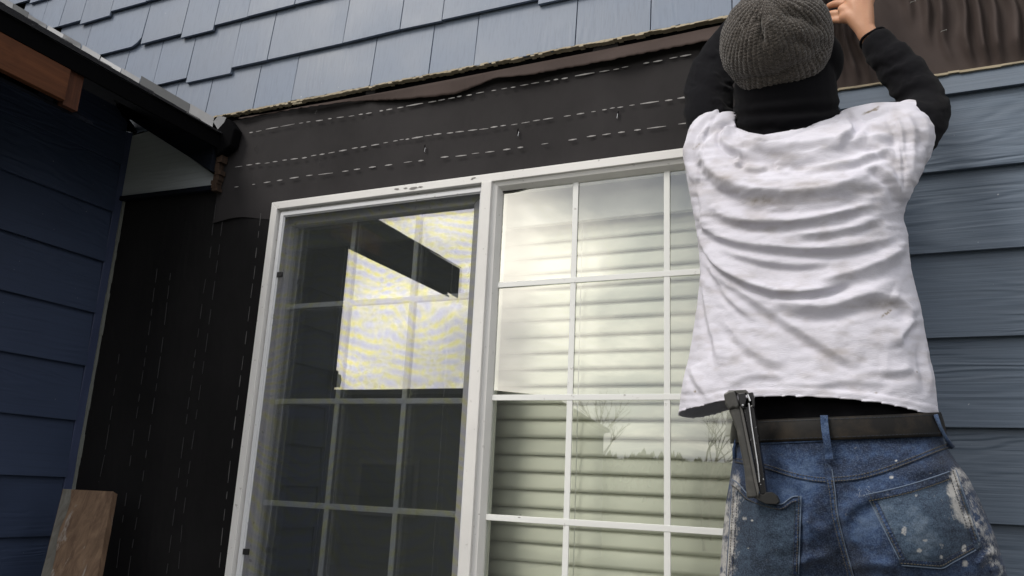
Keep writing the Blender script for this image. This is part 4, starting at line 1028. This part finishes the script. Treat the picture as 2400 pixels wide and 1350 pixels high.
# --- jeans
jr = [(950, 1728, 2192, -.288, .110), (985, 1726, 2200, -.288, .112), (1040, 1721, 2214, -.288, .115), (1080, 1717, 2240, -.288, .118), (1120, 1711, 2270, -.287, .122), (1180, 1701, 2300, -.286, .128), (1250, 1694, 2330, -.284, .132),
      (1330, 1688, 2356, -.282, .132), (1420, 1680, 2378, -.280, .128), (1520, 1668, 2396, -.276, .118)]
JL = Loft(jr, 2.25)
SEAM = [(1932, 1040), (1944, 1090), (1950, 1150), (1956, 1210), (1972, 1275), (1992, 1345), (2012, 1430), (2020, 1520)]
def jdisp(px, py):
    g = lambda x, y, rx, ry: np.exp(-(((px-x)/rx)**2+((py-y)/ry)**2))
    D = .030*g(1820, 1240, 100, 120)+.032*g(2140, 1260, 120, 130)+.004*g(2050, 1120, 60, 30)
    d, s, al = polydist(px, py, SEAM); D = D-np.clip((py-1130)/220, 0, 1)*.030*np.exp(-(d/38)**2)
    for pts, amp, w_ in [([(1960, 1215), (2010, 1180), (2060, 1150)], 5, 16), ([(1950, 1250), (1900, 1235), (1870, 1210)], 4, 16), ([(1985, 1330), (2040, 1320), (2110, 1330)], 5, 14), ([(1960, 1300), (1900, 1310), (1850, 1330)], 5, 14),
                         ([(1800, 1060), (1850, 1100), (1880, 1160)], 3, 16), ([(2235, 1080), (2180, 1100), (2120, 1110)], 3, 16), ([(2300, 1200), (2320, 1260), (2335, 1320)], 5, 11), ([(2280, 1140), (2300, 1210), (2300, 1290)], 4, 12), ([(1975, 1200), (1985, 1240), (2005, 1290)], 4, 12), ([(1890, 1190), (1895, 1260), (1890, 1340)], 4, 12), ([(2340, 1290), (2310, 1300), (2290, 1330)], 6, 9), ([(2345, 1330), (2318, 1340)], 5, 8), ([(1712, 1190), (1704, 1260), (1700, 1330)], 5, 9)]:
        dd, ss, aa = polydist(px, py, pts); D = D+amp*.0019*np.exp(-(dd/w_)**2)*np.clip(np.minimum(aa, 1-aa)*4+.15, 0, 1)
    D = D+(fbm(px/60, py/45, 3)-.44)*.008+(fbm(px/16, py/13, 2)-.37)*.0022
    return D
def jsurf(px, py, off=0.0):
    """outer jeans surface depth on the back side"""
    px = np.asarray(px, float); py = np.asarray(py, float)
    xl, xr, ym, h = JL.at(py); c = np.clip(np.abs((px-(xl+xr)/2)/((xr-xl)/2)), 0, .9995)
    s = (1-c**JL.n)**(1/JL.n)
    return ym-h*s-jdisp(px, py)*np.clip(s*1.4, 0, 1)-off
ysj = np.linspace(1026, 1520, 250); nt = 420
# denser sampling on the back
thb = np.linspace(0, math.pi, 320, endpoint=False); thf = np.linspace(math.pi, 2*math.pi, 60, endpoint=False); th = np.r_[thb, thf]; nt = len(th)
T, YY = np.meshgrid(th, ysj); X, y_, Y = JL.pt(YY, T)
YY2 = YY+(-9*np.cos(T))*np.clip(1-(YY-1026)/60, 0, 1)      # waist edge runs up to the right
X, y_, Y = JL.pt(YY2, T); sB = np.clip(np.sin(T), 0, 1); Y = Y-jdisp(X, YY2)*np.clip(np.abs(sB)**(2/JL.n)*1.4, 0, 1)
V = SV(X, YY2, Y); F = grid_faces(len(ysj), nt, True); F.append(tuple((len(ysj)-1)*nt+k for k in range(nt)))
M_denim, t, b = pmat('faded_blue_denim', (.03, .06, .14), .85, .2); b.inputs['Sheen Weight'].default_value = .08
af = t.nodes.new('ShaderNodeAttribute'); af.attribute_name = 'fade'; as_ = t.nodes.new('ShaderNodeAttribute'); as_.attribute_name = 'paint'
tw = noise(t, coords(t, (900, 900, 260), False), 1.0, 3, .7); tw2 = noise(t, coords(t, (260, 260, 900), False), 1.0, 3, .7); nb = noise(t, coords(t, (1, 1, 1), False), 26, 5, .65)
fd = math_(t, 'ADD', af.outputs['Fac'], math_(t, 'MULTIPLY', math_(t, 'SUBTRACT', nb, .5), .7))
c = ramp(t, fd, [(.0, (.004, .006, .014)), (.34, (.009, .017, .044)), (.62, (.024, .048, .112)), (1.0, (.095, .14, .225))])
c = mixc(t, ramp(t, math_(t, 'MULTIPLY', math_(t, 'ADD', tw, tw2), .5), [(.47, (0,)*3), (.62, (.5,)*3)]), c, (.11, .15, .22))
c = mixc(t, ramp(t, math_(t, 'MULTIPLY', math_(t, 'ADD', tw, tw2), .5), [(.36, (.55,)*3), (.50, (0,)*3)]), c, (.008, .012, .025))
pn = noise(t, coords(t, (1, 1, 1), False), 210, 4, .7); pn2 = noise(t, coords(t, (1, 1, 1), False), 60, 4, .65)
ps = ramp(t, math_(t, 'ADD', as_.outputs['Fac'], math_(t, 'MULTIPLY', math_(t, 'SUBTRACT', math_(t, 'ADD', pn, pn2), 1.0), 1.5)), [(.36, (0,)*3), (.95, (.9,)*3)])
c = mixc(t, ps, c, mixc(t, nb, (.62, .62, .61), (.17, .155, .145))); setcol(t, b, c); pp_ = bump(t, b, tw, .5, .0008); bump(t, b, nb, .2, .002, pp_)
jeans = mesh_obj('jeans', V.reshape(-1, 3), F, M_denim, person, True)
def jattr(o, extra=0.0, ps_extra=None):
    V = getv(o); px, py = PR(V)
    g = lambda x, y, rx, ry: np.exp(-(((px-x)/rx)**2+((py-y)/ry)**2))
    fade = .34+.34*g(1860, 1150, 55, 70)+.42*g(2030, 1230, 50, 60)+.22*g(2080, 1140, 110, 40)+.18*g(1870, 1070, 110, 22)+.2*g(2090, 1062, 110, 22)+.25*g(2150, 1280, 70, 70)+.12*g(1810, 1250, 60, 70)-.16*g(1960, 1330, 50, 60)-.14*g(2220, 1100, 60, 30)+extra
    fade += (fbm(px/35, py/30, 3)-.44)*.5+(fbm(px/9, py/7, 2)-.37)*.35
    paint = np.zeros(px.shape)
    pf = fbm(px/13+2, py/15+4, 4); pf2 = fbm(px/30+9, py/40, 3)
    dl, _s, _a = polydist(px, py, [(1724, 1120), (1722, 1180), (1718, 1240), (1712, 1300), (1706, 1345)]); paint += np.exp(-(dl/17)**2)*(.2+1.05*pf)
    dl, _s, _a = polydist(px, py, [(1700, 1190), (1697, 1260), (1694, 1350)]); paint += .8*np.exp(-(dl/12)**2)*(.05+1.3*pf)
    dl, _s, _a = polydist(px, py, [(2238, 1110), (2232, 1160), (2250, 1210), (2272, 1225)]); paint += np.exp(-(dl/14)**2)*(.5+1.0*pf)
    dl, _s, _a = polydist(px, py, [(2262, 1120), (2290, 1180), (2310, 1240), (2330, 1300), (2340, 1345)]); paint += .8*np.exp(-(dl/24)**2)*(.0+1.35*pf)
    for (x, y, rx, ry) in [(2119, 1245, 8, 13), (2155, 1290, 9, 6), (2207, 1277, 6, 10), (2168, 1267, 7, 4), (2089, 1119, 6, 5), (2148, 1161, 5, 4), (2190, 1165, 3, 7), (2260, 1285, 7, 12), (2205, 1305, 5, 6), (1753, 1285, 3, 3), (2100, 1080, 4, 3), (1745, 1215, 6, 5), (2262, 1320, 9, 9), (2180, 1110, 4, 2), (1763, 1220, 4, 3)]:
        q = ((px-x)/rx)**2+((py-y)/ry)**2; paint += .9*np.exp(-q*q)*(.6+.6*pf2)
    for nme, arr in (('fade', np.clip(fade, 0, 1)), ('paint', np.clip(paint, 0, 1))):
        at = o.data.attributes.new(nme, 'FLOAT', 'POINT'); at.data.foreach_set('value', arr.astype(np.float32))
jattr(jeans)
# legs below the frame, boots
for sx, pts in ((0, [(1840, 1440, -.28, 150), (1825, 1620, -.26, 118), (1800, 1850, -.23, 84), (1785, 2100, -.20, 72), (1775, 2330, -.18, 66)]), (1, [(2200, 1440, -.28, 165), (2230, 1620, -.26, 126), (2270, 1850, -.23, 90), (2300, 2100, -.20, 74), (2320, 2330, -.18, 68)])):
    mb = MB(); limb(mb, pts, 24); lo = mb.build('jeans_leg', M_denim, person, True); jattr(lo)
    e = S(pts[-1][0], pts[-1][1], pts[-1][2]); mb = MB(); mb.tube([e+[0, 0, .06], e, e-[0, 0, .06]], [.058, .056, .055], 14); ball(mb, e+[0, .06, -.06], [.05, .13, .045]); mb.box(e+[-.05, -.065, -.125], e+[.05, .185, -.095])
    mb.build('boot', M_plastic, person, True)
M_pocket = M_denim.copy(); M_pocket.name = 'greyer_pocket_denim'
for nd in M_pocket.node_tree.nodes:
    if nd.type == 'VALTORGB' and abs(nd.color_ramp.elements[1].position-.34) < .001:
        for e_2, c_2 in zip(nd.color_ramp.elements, [(.006, .009, .014), (.014, .024, .042), (.034, .056, .088), (.12, .155, .20)]): e_2.color = (*c_2, 1)
def patch(name, fx, nu, nv, off, mat, parent, th=.0016, attr=None, puff=None):
    """cloth piece lying on the jeans; fx(u, v) gives its outline in survey coordinates"""
    u, v = np.meshgrid(np.linspace(0, 1, nu), np.linspace(0, 1, nv)); X, Yp = fx(u, v)
    o_ = off if puff is None else off+puff(u, v)
    V = SV(X, Yp, jsurf(X, Yp, o_)); o = mesh_obj(name, V.reshape(-1, 3), [f[::-1] for f in grid_faces(nv, nu)], mat, parent, True)
    sd = o.modifiers.new('s', 'SOLIDIFY'); sd.thickness = th; sd.offset = -1
    if attr is not None: jattr(o, attr)
    return o
def poly4(c00, c10, c11, c01):
    def f(u, v):
        X = (c00[0]*(1-u)+c10[0]*u)*(1-v)+(c01[0]*(1-u)+c11[0]*u)*v; Y = (c00[1]*(1-u)+c10[1]*u)*(1-v)+(c01[1]*(1-u)+c11[1]*u)*v; return X, Y
    return f
def strip(name, pts, wpx, off, mat, parent, attr=None, th=.0014, nv=5, puff=None):
    P = np.array(smoothpts(pts, 8)); tn = np.gradient(P, axis=0); tn /= np.hypot(*tn.T)[:, None]; nr = np.stack([-tn[:, 1], tn[:, 0]], 1)
    L = np.linspace(0, 1, len(P))
    def f(u, v):
        q = np.array([[np.interp(u_, L, P[:, 0]), np.interp(u_, L, P[:, 1])] for u_ in u[0]]); m_ = np.array([[np.interp(u_, L, nr[:, 0]), np.interp(u_, L, nr[:, 1])] for u_ in u[0]])
        k = (v-.5)*wpx; return q[None, :, 0]+m_[None, :, 0]*k, q[None, :, 1]+m_[None, :, 1]*k
    return patch(name, f, max(30, len(P)*3), nv, off, mat, parent, th, attr, puff)
def thread(name, pts, off, mat, parent, r=.0007, dash=None):
    P = smoothpts(pts, 10); X = np.array([p[0] for p in P]); Yp = np.array([p[1] for p in P]); Q = SV(X, Yp, jsurf(X, Yp, off)); mb = MB()
    if dash is None: mb.tube(Q, r, 4)
    else:
        d = np.r_[0, np.cumsum(np.linalg.norm(np.diff(Q, axis=0), axis=1))]; s = 0
        while s+dash < d[-1]:
            A = [np.array([np.interp(s+f*dash*.62, d, Q[:, k]) for k in range(3)]) for f in (0, .5, 1)]; mb.tube(A, r, 4); s += dash
    o = mb.build(name, mat, parent)
    if dash is not None: o['kind'] = 'stuff'
    return o
M_thread, _t, _b = pmat('jeans_thread', (.085, .075, .055), .9); M_threadd, _t, _b = pmat('dark_thread', (.02, .025, .035), .9)
# waistband edge, yoke seams, centre seam
YK1 = [(1722, 1078), (1760, 1086), (1800, 1095), (1855, 1112), (1905, 1122), (1942, 1125)]
YK2 = [(1950, 1124), (2010, 1118), (2070, 1102), (2140, 1076), (2200, 1052), (2232, 1042)]
rp = lambda u, v: .0007*np.sin(u*150)*(1-np.abs(v*2-1))
strip('yoke_seam', YK1, 13, .0022, M_denim, jeans, -.10, puff=rp); strip('yoke_seam', YK2, 14, .0022, M_denim, jeans, -.10, puff=rp)
for YK in (YK1, YK2):
    for dy in (-4.2, 4.2): thread('stitching', [(x, y+dy) for x, y in YK], .0032, M_thread, jeans, .0006, .0045)
strip('centre_seam', [(1944, 1120), (1950, 1160), (1956, 1210), (1972, 1275), (1990, 1340), (2006, 1400)], 13, .0024, M_denim, jeans, .10, puff=lambda u, v: .0007*np.sin(u*120)*(1-np.abs(v*2-1)))
strip('centre_seam', [(1941, 1085), (1943, 1105), (1945, 1122)], 16, .0018, M_denim, jeans, .0)
for dx in (-4.5, 4.5): thread('stitching', [(1944+dx, 1125), (1950+dx, 1160), (1956+dx, 1210), (1972+dx, 1275), (1990+dx, 1340), (2004+dx, 1400)], .0034, M_thread, jeans, .0006, .0045)
thread('seam_edge', [(1950, 1100), (1957, 1150), (1963, 1205), (1979, 1272), (1997, 1338), (2014, 1400)], .0026, pmat('faded_edge', (.09, .12, .175), .9)[0], jeans, .0010)
strip('waistband_edge', [(1770, 1040), (1850, 1036), (1930, 1032), (2010, 1027), (2100, 1020), (2200, 1013)], 5, .0022, M_denim, jeans, .30)
# back pockets
def pocketR(u, v):
    # top edge (2030,1157)->(2240,1100); bottom (2112,1330)->(2300,1270) with point at (2190,1352)
    xt = 2030+(2241-2030)*u; yt = 1160+(1100-1160)*u-5*np.sin(u*math.pi)*-1
    xb = 2114+(2302-2114)*u; ybm = 1326+(1282-1326)*u+30*(1-np.abs(u*2-1))
    return xt+(xb-xt)*v, yt+(ybm-yt)*v
def pocketL(u, v):
    # sagging mouth: left corner high, dip where the stapler sits, right corner flap
    xt = 1716+(1878-1716)*u; yt = np.interp(u, [0, .08, .22, .42, .62, .72, .86, 1], [1124, 1132, 1158, 1172, 1181, 1183, 1165, 1162])
    xb = 1700+(1872-1700)*u; ybm = 1372+(1360-1372)*u+26*(1-np.abs(u*2-1))
    return xt+(xb-xt)*v, yt+(ybm-yt)*v
pk = lambda u, v: .002*np.sin(u*math.pi)*np.sin(np.clip(v, 0, 1)*math.pi)
pR = patch('back_pocket', pocketR, 110, 110, .0035, M_pocket, jeans, .0035, .10, pk); pR['label'] = 'right back pocket with paint spots'
pL = patch('back_pocket', pocketL, 110, 110, .0045, M_pocket, jeans, .002, .02, lambda u, v: .012*np.exp(-((u-.5)/.3)**2)*np.exp(-(v/.30)**2)+.002*np.sin(u*math.pi)); pL['label'] = 'left back pocket holding the stapler'
def edge(fx, side, inset, n=40, a=0, b_=1):
    s = np.linspace(a, b_, n); o = []
    for q in s:
        u, v = (q, inset) if side == 'T' else (q, 1-inset) if side == 'B' else (inset, q) if side == 'L' else (1-inset, q)
        x, y = fx(np.array(u), np.array(v)); o.append((float(x), float(y)))
    return o[::4]
M_fade = bpy.data.materials['faded_edge']
for fx, par, oo in ((pocketR, pR, .0052), (pocketL, pL, .0066)):
    big = .008 if fx is pocketL else 0
    for sd_ in 'LRB':
        strip('pocket_hem', edge(fx, sd_, .055), 11, oo-.0008, M_denim, par, -.08, .0012, puff=lambda u, v: .0006*np.sin(u*110)*(1-np.abs(v*2-1)))
        thread('stitching', edge(fx, sd_, .035), oo+.0008, M_thread, par, .0006, .0045); thread('stitching', edge(fx, sd_, .085), oo+.0008, M_threadd, par, .0006, .0045)
        thread('pocket_edge', edge(fx, sd_, .004), oo-.001, M_fade, par, .0009)
    if fx is pocketR:
        strip('pocket_mouth', edge(fx, 'T', .04), 16, oo+.0012, M_denim, par, -.14, .003, puff=lambda u, v: .0006*np.sin(u*110)*(1-np.abs(v*2-1))); thread('stitching', edge(fx, 'T', .085), oo+.0022, M_thread, par, .0006, .0045); thread('pocket_edge', edge(fx, 'T', .0), oo+.001, M_fade, par, .0012)
    else:
        strip('pocket_mouth', edge(fx, 'T', .03, 60), 13, oo+.0095, M_denim, par, -.14, .002); thread('pocket_edge', edge(fx, 'T', .0, 60), oo+.0115, M_fade, par, .0011); thread('stitching', edge(fx, 'T', .055, 60), oo+.0125, M_thread, par, .0006, .0045)
# frayed corner of the right pocket
mb = MB(); rr = random.Random(12)
for k in range(26):
    x = rr.uniform(2012, 2050); y = rr.uniform(1138, 1166); q = S(x, y, float(jsurf(x, y, .0045))); d = np.array([rr.uniform(-1, 1), -rr.uniform(.1, .6), rr.uniform(-1, 1)]); d /= np.linalg.norm(d)
    mb.tube([q, q+d*rr.uniform(.002, .005)], .00022, 3)
mb.build('frayed_threads', pmat('fray_white', (.28, .31, .36), .9)[0], pR)
# belt and loops
M_belt, t, b = pmat('worn_black_leather', (.02, .018, .016), .5, .2)
n = noise(t, coords(t, (1, 1, 1), False), 18, 5, .65); n2 = noise(t, coords(t, (1, 1, 1), False), 260, 3, .6)
setcol(t, b, mixc(t, ramp(t, n, [(.45, (0,)*3), (.75, (1,)*3)]), (.007, .0065, .0065), (.035, .027, .019))); t.links.new(ramp(t, n, [(.35, (.48,)*3), (.7, (.62,)*3)]), b.inputs['Roughness']); bump(t, b, n2, .3, .0006)
T, vv = np.meshgrid(np.linspace(0, 2*math.pi, 220, endpoint=False), np.linspace(0, 1, 9)); yb_ = (977-10.5*np.cos(T))*(1-vv)+(1031-8.5*np.cos(T))*vv
X, y_, Y = JL.pt(yb_, T, .0035+.0012*np.sin(vv*math.pi)); V = SV(X, yb_, Y)
belt = mesh_obj('belt', V.reshape(-1, 3), grid_faces(9, 220, True), M_belt, person, True); sd = belt.modifiers.new('s', 'SOLIDIFY'); sd.thickness = .004; sd.offset = 0
for yy in (5, 47):
    q = []
    for a_ in np.linspace(.35, 2.75, 60):
        yb1 = (977-10.5*math.cos(a_))+yy; x1, _y, Y1 = JL.pt(np.array(yb1), np.array(a_), .0065); q.append(SV(x1, yb1, Y1))
    mb = MB()
    for i in range(0, 58, 1): mb.tube([q[i], q[i]*.4+q[i+1]*.6], .0006, 3)
    tag(mb.build('stitching', M_threadd, belt), kind='stuff')
def loop(pts, w_, off, label=None):
    P = np.array(smoothpts(pts, 5)); mb = MB(); Vv = []
    for i, (x, y) in enumerate(P):
        f = i/(len(P)-1); lift = off+.004*math.sin(math.pi*min(1, f*1.3))**.5 if f < .77 else off
        for k in (-1, -.85, -.3, .3, .85, 1): Vv.append(S(x+k*w_/2, y, float(jsurf(x+k*w_/2, y, lift+.0009*(abs(k) > .8)))))
    o = mesh_obj('belt_loop', Vv, [f[::-1] for f in grid_faces(len(P), 6)], M_denim, person, True); sd = o.modifiers.new('s', 'SOLIDIFY'); sd.thickness = .002; jattr(o, .18); return o
loop([(1931, 973), (1933, 1000), (1938, 1035), (1942, 1060), (1944, 1078)], 18, .011)
mb = MB(); mb.tube([S(x, y, Y_) for x, y, Y_ in [(2193, 972, -.345), (2203, 1000, -.338), (2216, 1025, -.33), (2232, 1048, -.318)]], [.0035, .003, .003, .0045], 8); o = mb.build('belt_loop', M_denim, person, True); jattr(o, .3)
mb = MB(); mb.tube([S(x, y, Y_) for x, y, Y_ in [(1726, 1030, -.33), (1720, 1052, -.325), (1722, 1075, -.325)]], [.003, .003, .004], 8); o = mb.build('belt_loop', M_denim, person, True); jattr(o, .3)

# ------------------------------------------------------------------ stapler in the pocket
st_ = empty('staple_gun', 'dark grey hand stapler stuck upright in the left back pocket', 'stapler')
M_stg, t, b = pmat('dark_grey_enamel', (.028, .027, .026), .38, .5); n = noise(t, coords(t, (1, 1, 1), False), 70, 3, .6); setcol(t, b, mixc(t, ramp(t, n, [(.5, (0,)*3), (.72, (1,)*3)]), (.040, .039, .037), (.068, .065, .06)))
M_stb, t, b = pmat('scuffed_black_metal', (.012, .012, .014), .22, .6, .3); n = noise(t, coords(t, (1, 1, 1), False), 160, 3, .7); setcol(t, b, mixc(t, ramp(t, n, [(.66, (0,)*3), (.69, (.9,)*3)]), (.011, .011, .013), (.5, .5, .52)))
M_stb2, _t, _b = pmat('dark_rubber', (.02, .02, .02), .6, .2)
def sp3(x, y, d=0): return S(x, y, -.446-d)
def slab(name, poly, d0, th, mat, bevel=.0015):
    """poly in survey coordinates at depth d0 in front of the pocket, thickness toward the body"""
    n = len(poly); fr_ = [sp3(x, y, d0) for x, y in poly]; bk = [sp3(x, y, d0)+np.array([0, th, 0]) for x, y in poly]; m = MB()
    m.add(fr_+bk, [tuple(range(n)), tuple(range(n, 2*n))[::-1]]+[((i+1) % n, i, n+i, n+(i+1) % n) for i in range(n)])
    o = m.build(name, mat, st_); b_ = bmesh.new(); b_.from_mesh(o.data); bmesh.ops.recalc_face_normals(b_, faces=b_.faces); b_.to_mesh(o.data); b_.free()
    md = o.modifiers.new('b', 'BEVEL'); md.width = bevel; md.segments = 2; md.limit_method = 'ANGLE'; return o
slab('handle', [(1707, 959), (1733, 950), (1741, 990), (1776, 1165), (1750, 1168), (1744, 1100), (1726, 1010)], .006, .028, M_stg, .003)
slab('handle_side', [(1733, 952), (1739, 952), (1779, 1150), (1776, 1166), (1768, 1130)], .0075, .004, pmat('light_edge_enamel', (.075, .073, .07), .4)[0], .0008)
slab('head_cap', [(1695, 923), (1706, 916), (1722, 914), (1733, 950), (1729, 958), (1718, 955), (1708, 962), (1700, 948)], .010, .030, M_stg, .003)
slab('head_top', [(1706, 915), (1748, 913), (1754, 921), (1728, 923), (1722, 917)], .009, .022, M_stg, .002)
slab('nose_plate', [(1729, 922), (1746, 920), (1749, 940), (1744, 958), (1735, 955)], .013, .012, M_stb, .0012)
slab('nose_plate', [(1748, 921), (1764, 919), (1768, 932), (1769, 953), (1763, 955), (1760, 932), (1756, 940)], .012, .010, M_stb, .001)
slab('magazine', [(1741, 958), (1766, 948), (1775, 1010), (1797, 1158), (1781, 1160), (1760, 1050)], .003, .022, M_stb, .0015)
m = MB(); m.tube([sp3(1755, 945, .010), sp3(1762, 1000, .010), sp3(1776, 1090, .009), sp3(1780, 1130, .008)], .0011, 6); m.build('spring_rail', M_steel, st_)
m = MB(); m.tube([sp3(1752, 925, .014), sp3(1758, 940, .014)], .0018, 6); m.tube([sp3(1740, 948, .0145), sp3(1741, 951, .0145)], .002, 8); m.build('rivet', M_steel, st_)
slab('foot', [(1758, 1160), (1780, 1156), (1788, 1160), (1796, 1154), (1808, 1153), (1820, 1162), (1826, 1176), (1820, 1182), (1795, 1181), (1776, 1172)], .004, .020, M_stb2, .001)

# work platform under the boots (below the picture)
wp = empty('work_bench', 'wooden sawhorse bench the worker stands on, below the picture', 'bench')
e = S(1775, 2330, -.18); bz = e[2]-.125
bx('tread', (-.75, -.42, bz-.04), (.75, .08, bz), M_weather, wp, .003)
for sx in (-.65, .65):
    for sy in (-.36, .02): bx('leg', (sx-.03, sy-.03, GZ), (sx+.03, sy+.03, bz-.04), M_weather, wp, .003)

# ------------------------------------------------------------------ across the street (mirrored in the panes)
nh = empty('neighbour_house', 'low grey house across the street, its long roof ridge mirrored in the panes', 'house')
mr, t, b = pmat('house_roof', (.045, .045, .048), .9, .2); mw, t, b = pmat('house_paint', (.07, .075, .075), .8); mwh, _t, _b = pmat('house_trim', (.10, .10, .10), .6); mgl, _t, _b = pmat('house_dark_glass', (.02, .025, .03), .1)
HX0, HX1, HY = -26.0, -7.15, -16.0
m = MB(); m.prism([(HX0-.4, HY+4.4, 1.75), (HX1+.05, HY+4.4, 1.75), (HX1+.05, HY, 2.145), (HX0-.4, HY, 2.145)], (0, 0, .1)); m.prism([(HX0-.4, HY-4.4, 1.75), (HX1+.05, HY-4.4, 1.75), (HX1+.05, HY, 2.145), (HX0-.4, HY, 2.145)], (0, 0, .1)); m.build('roof', mr, nh)
m = MB(); m.box((HX0, HY-4, GZ), (HX1, HY+4, 1.72)); m.prism([(HX1, HY-4, 1.72), (HX1, HY+4, 1.72), (HX1, HY, 2.1)], (-.2, 0, 0)); m.build('wall', mw, nh)
for x in (-23, -19, -12, -9):
    wdw = bx('window', (x-.7, HY+3.99, -.6), (x+.7, HY+4.06, .5), mwh, nh); bx('pane', (x-.6, HY+4.05, -.5), (x+.6, HY+4.075, .4), mgl, wdw)
bx('door', (-16, HY+3.99, GZ), (-15.05, HY+4.05, .45), mwh, nh)
m_bark, t, b = pmat('bare_bark', (.09, .07, .055), .95)
def bare_tree(x, y, h, seed, label, spread=.55):
    rr = random.Random(seed); tr_ = MB(); br = MB()
    def grow(p, d, l, r, lev):
        n = 3; pts = [p]; q = p
        for i in range(n):
            d = d+np.array([rr.uniform(-1, 1), rr.uniform(-1, 1), rr.uniform(-.2, .7)])*.12; d /= np.linalg.norm(d); q = q+d*l/n; pts.append(q)
        (tr_ if lev == 0 else br).tube(pts, [r, r*.88, r*.78, r*.68], 5 if lev < 2 else 3, cap=False)
        if lev >= 6: return
        for k in range(rr.choice([2, 3, 3]) if lev < 4 else 2):
            nd = d+np.array([rr.uniform(-1, 1), rr.uniform(-1, 1), rr.uniform(-.1, .6)])*spread*1.5; nd /= np.linalg.norm(nd)
            s = rr.uniform(.6, 1.0); base = pts[-1] if k < 2 else pts[2]
            grow(base, nd, l*.76*s, r*.62, lev+1)
    grow(np.array([x, y, GZ-.05]), np.array([0, 0, 1.]), h*.26, h*.0085, 0)
    e_ = empty('bare_tree', label, 'tree', 'bare trees across the street'); tr_.build('trunk', m_bark, e_); br.build('branches', m_bark, e_)
bare_tree(-9.9, -26, 9.6, 30, 'bare spreading tree just past the end of the neighbour roof, mirrored in the middle panes')
bare_tree(-5.6, -26, 7.6, 8, 'smaller bare tree mirrored beside the shirt hem')
bare_tree(-6.9, -34, 9.0, 21, 'thin bare tree standing farther back between the two nearer trees')
mh, t, b = pmat('hedge_green', (.05, .06, .03), .95)
m = MB(); rr = random.Random(6); m.box((-60, -41, GZ), (40, -39.6, 1.9))
for k in range(9000):
    x = rr.uniform(-60, 40); y = -40+rr.uniform(-1.5, 1.5); z = GZ+rr.uniform(1.6, 3.7+.25*math.sin(x*.3)+.2*math.sin(x*1.1)); s_ = rr.uniform(.15, .32)
    a_ = rr.uniform(0, 6.28); m.add([(x-s_*math.cos(a_), y-s_*math.sin(a_), z-s_), (x+s_*math.cos(a_), y+s_*math.sin(a_), z-s_*.5), (x+s_*.2, y, z+s_)], [(0, 1, 2)])
o = m.build('treeline', mh); tag(o, kind='stuff', label='distant low hedge line across the street', cat='hedge')
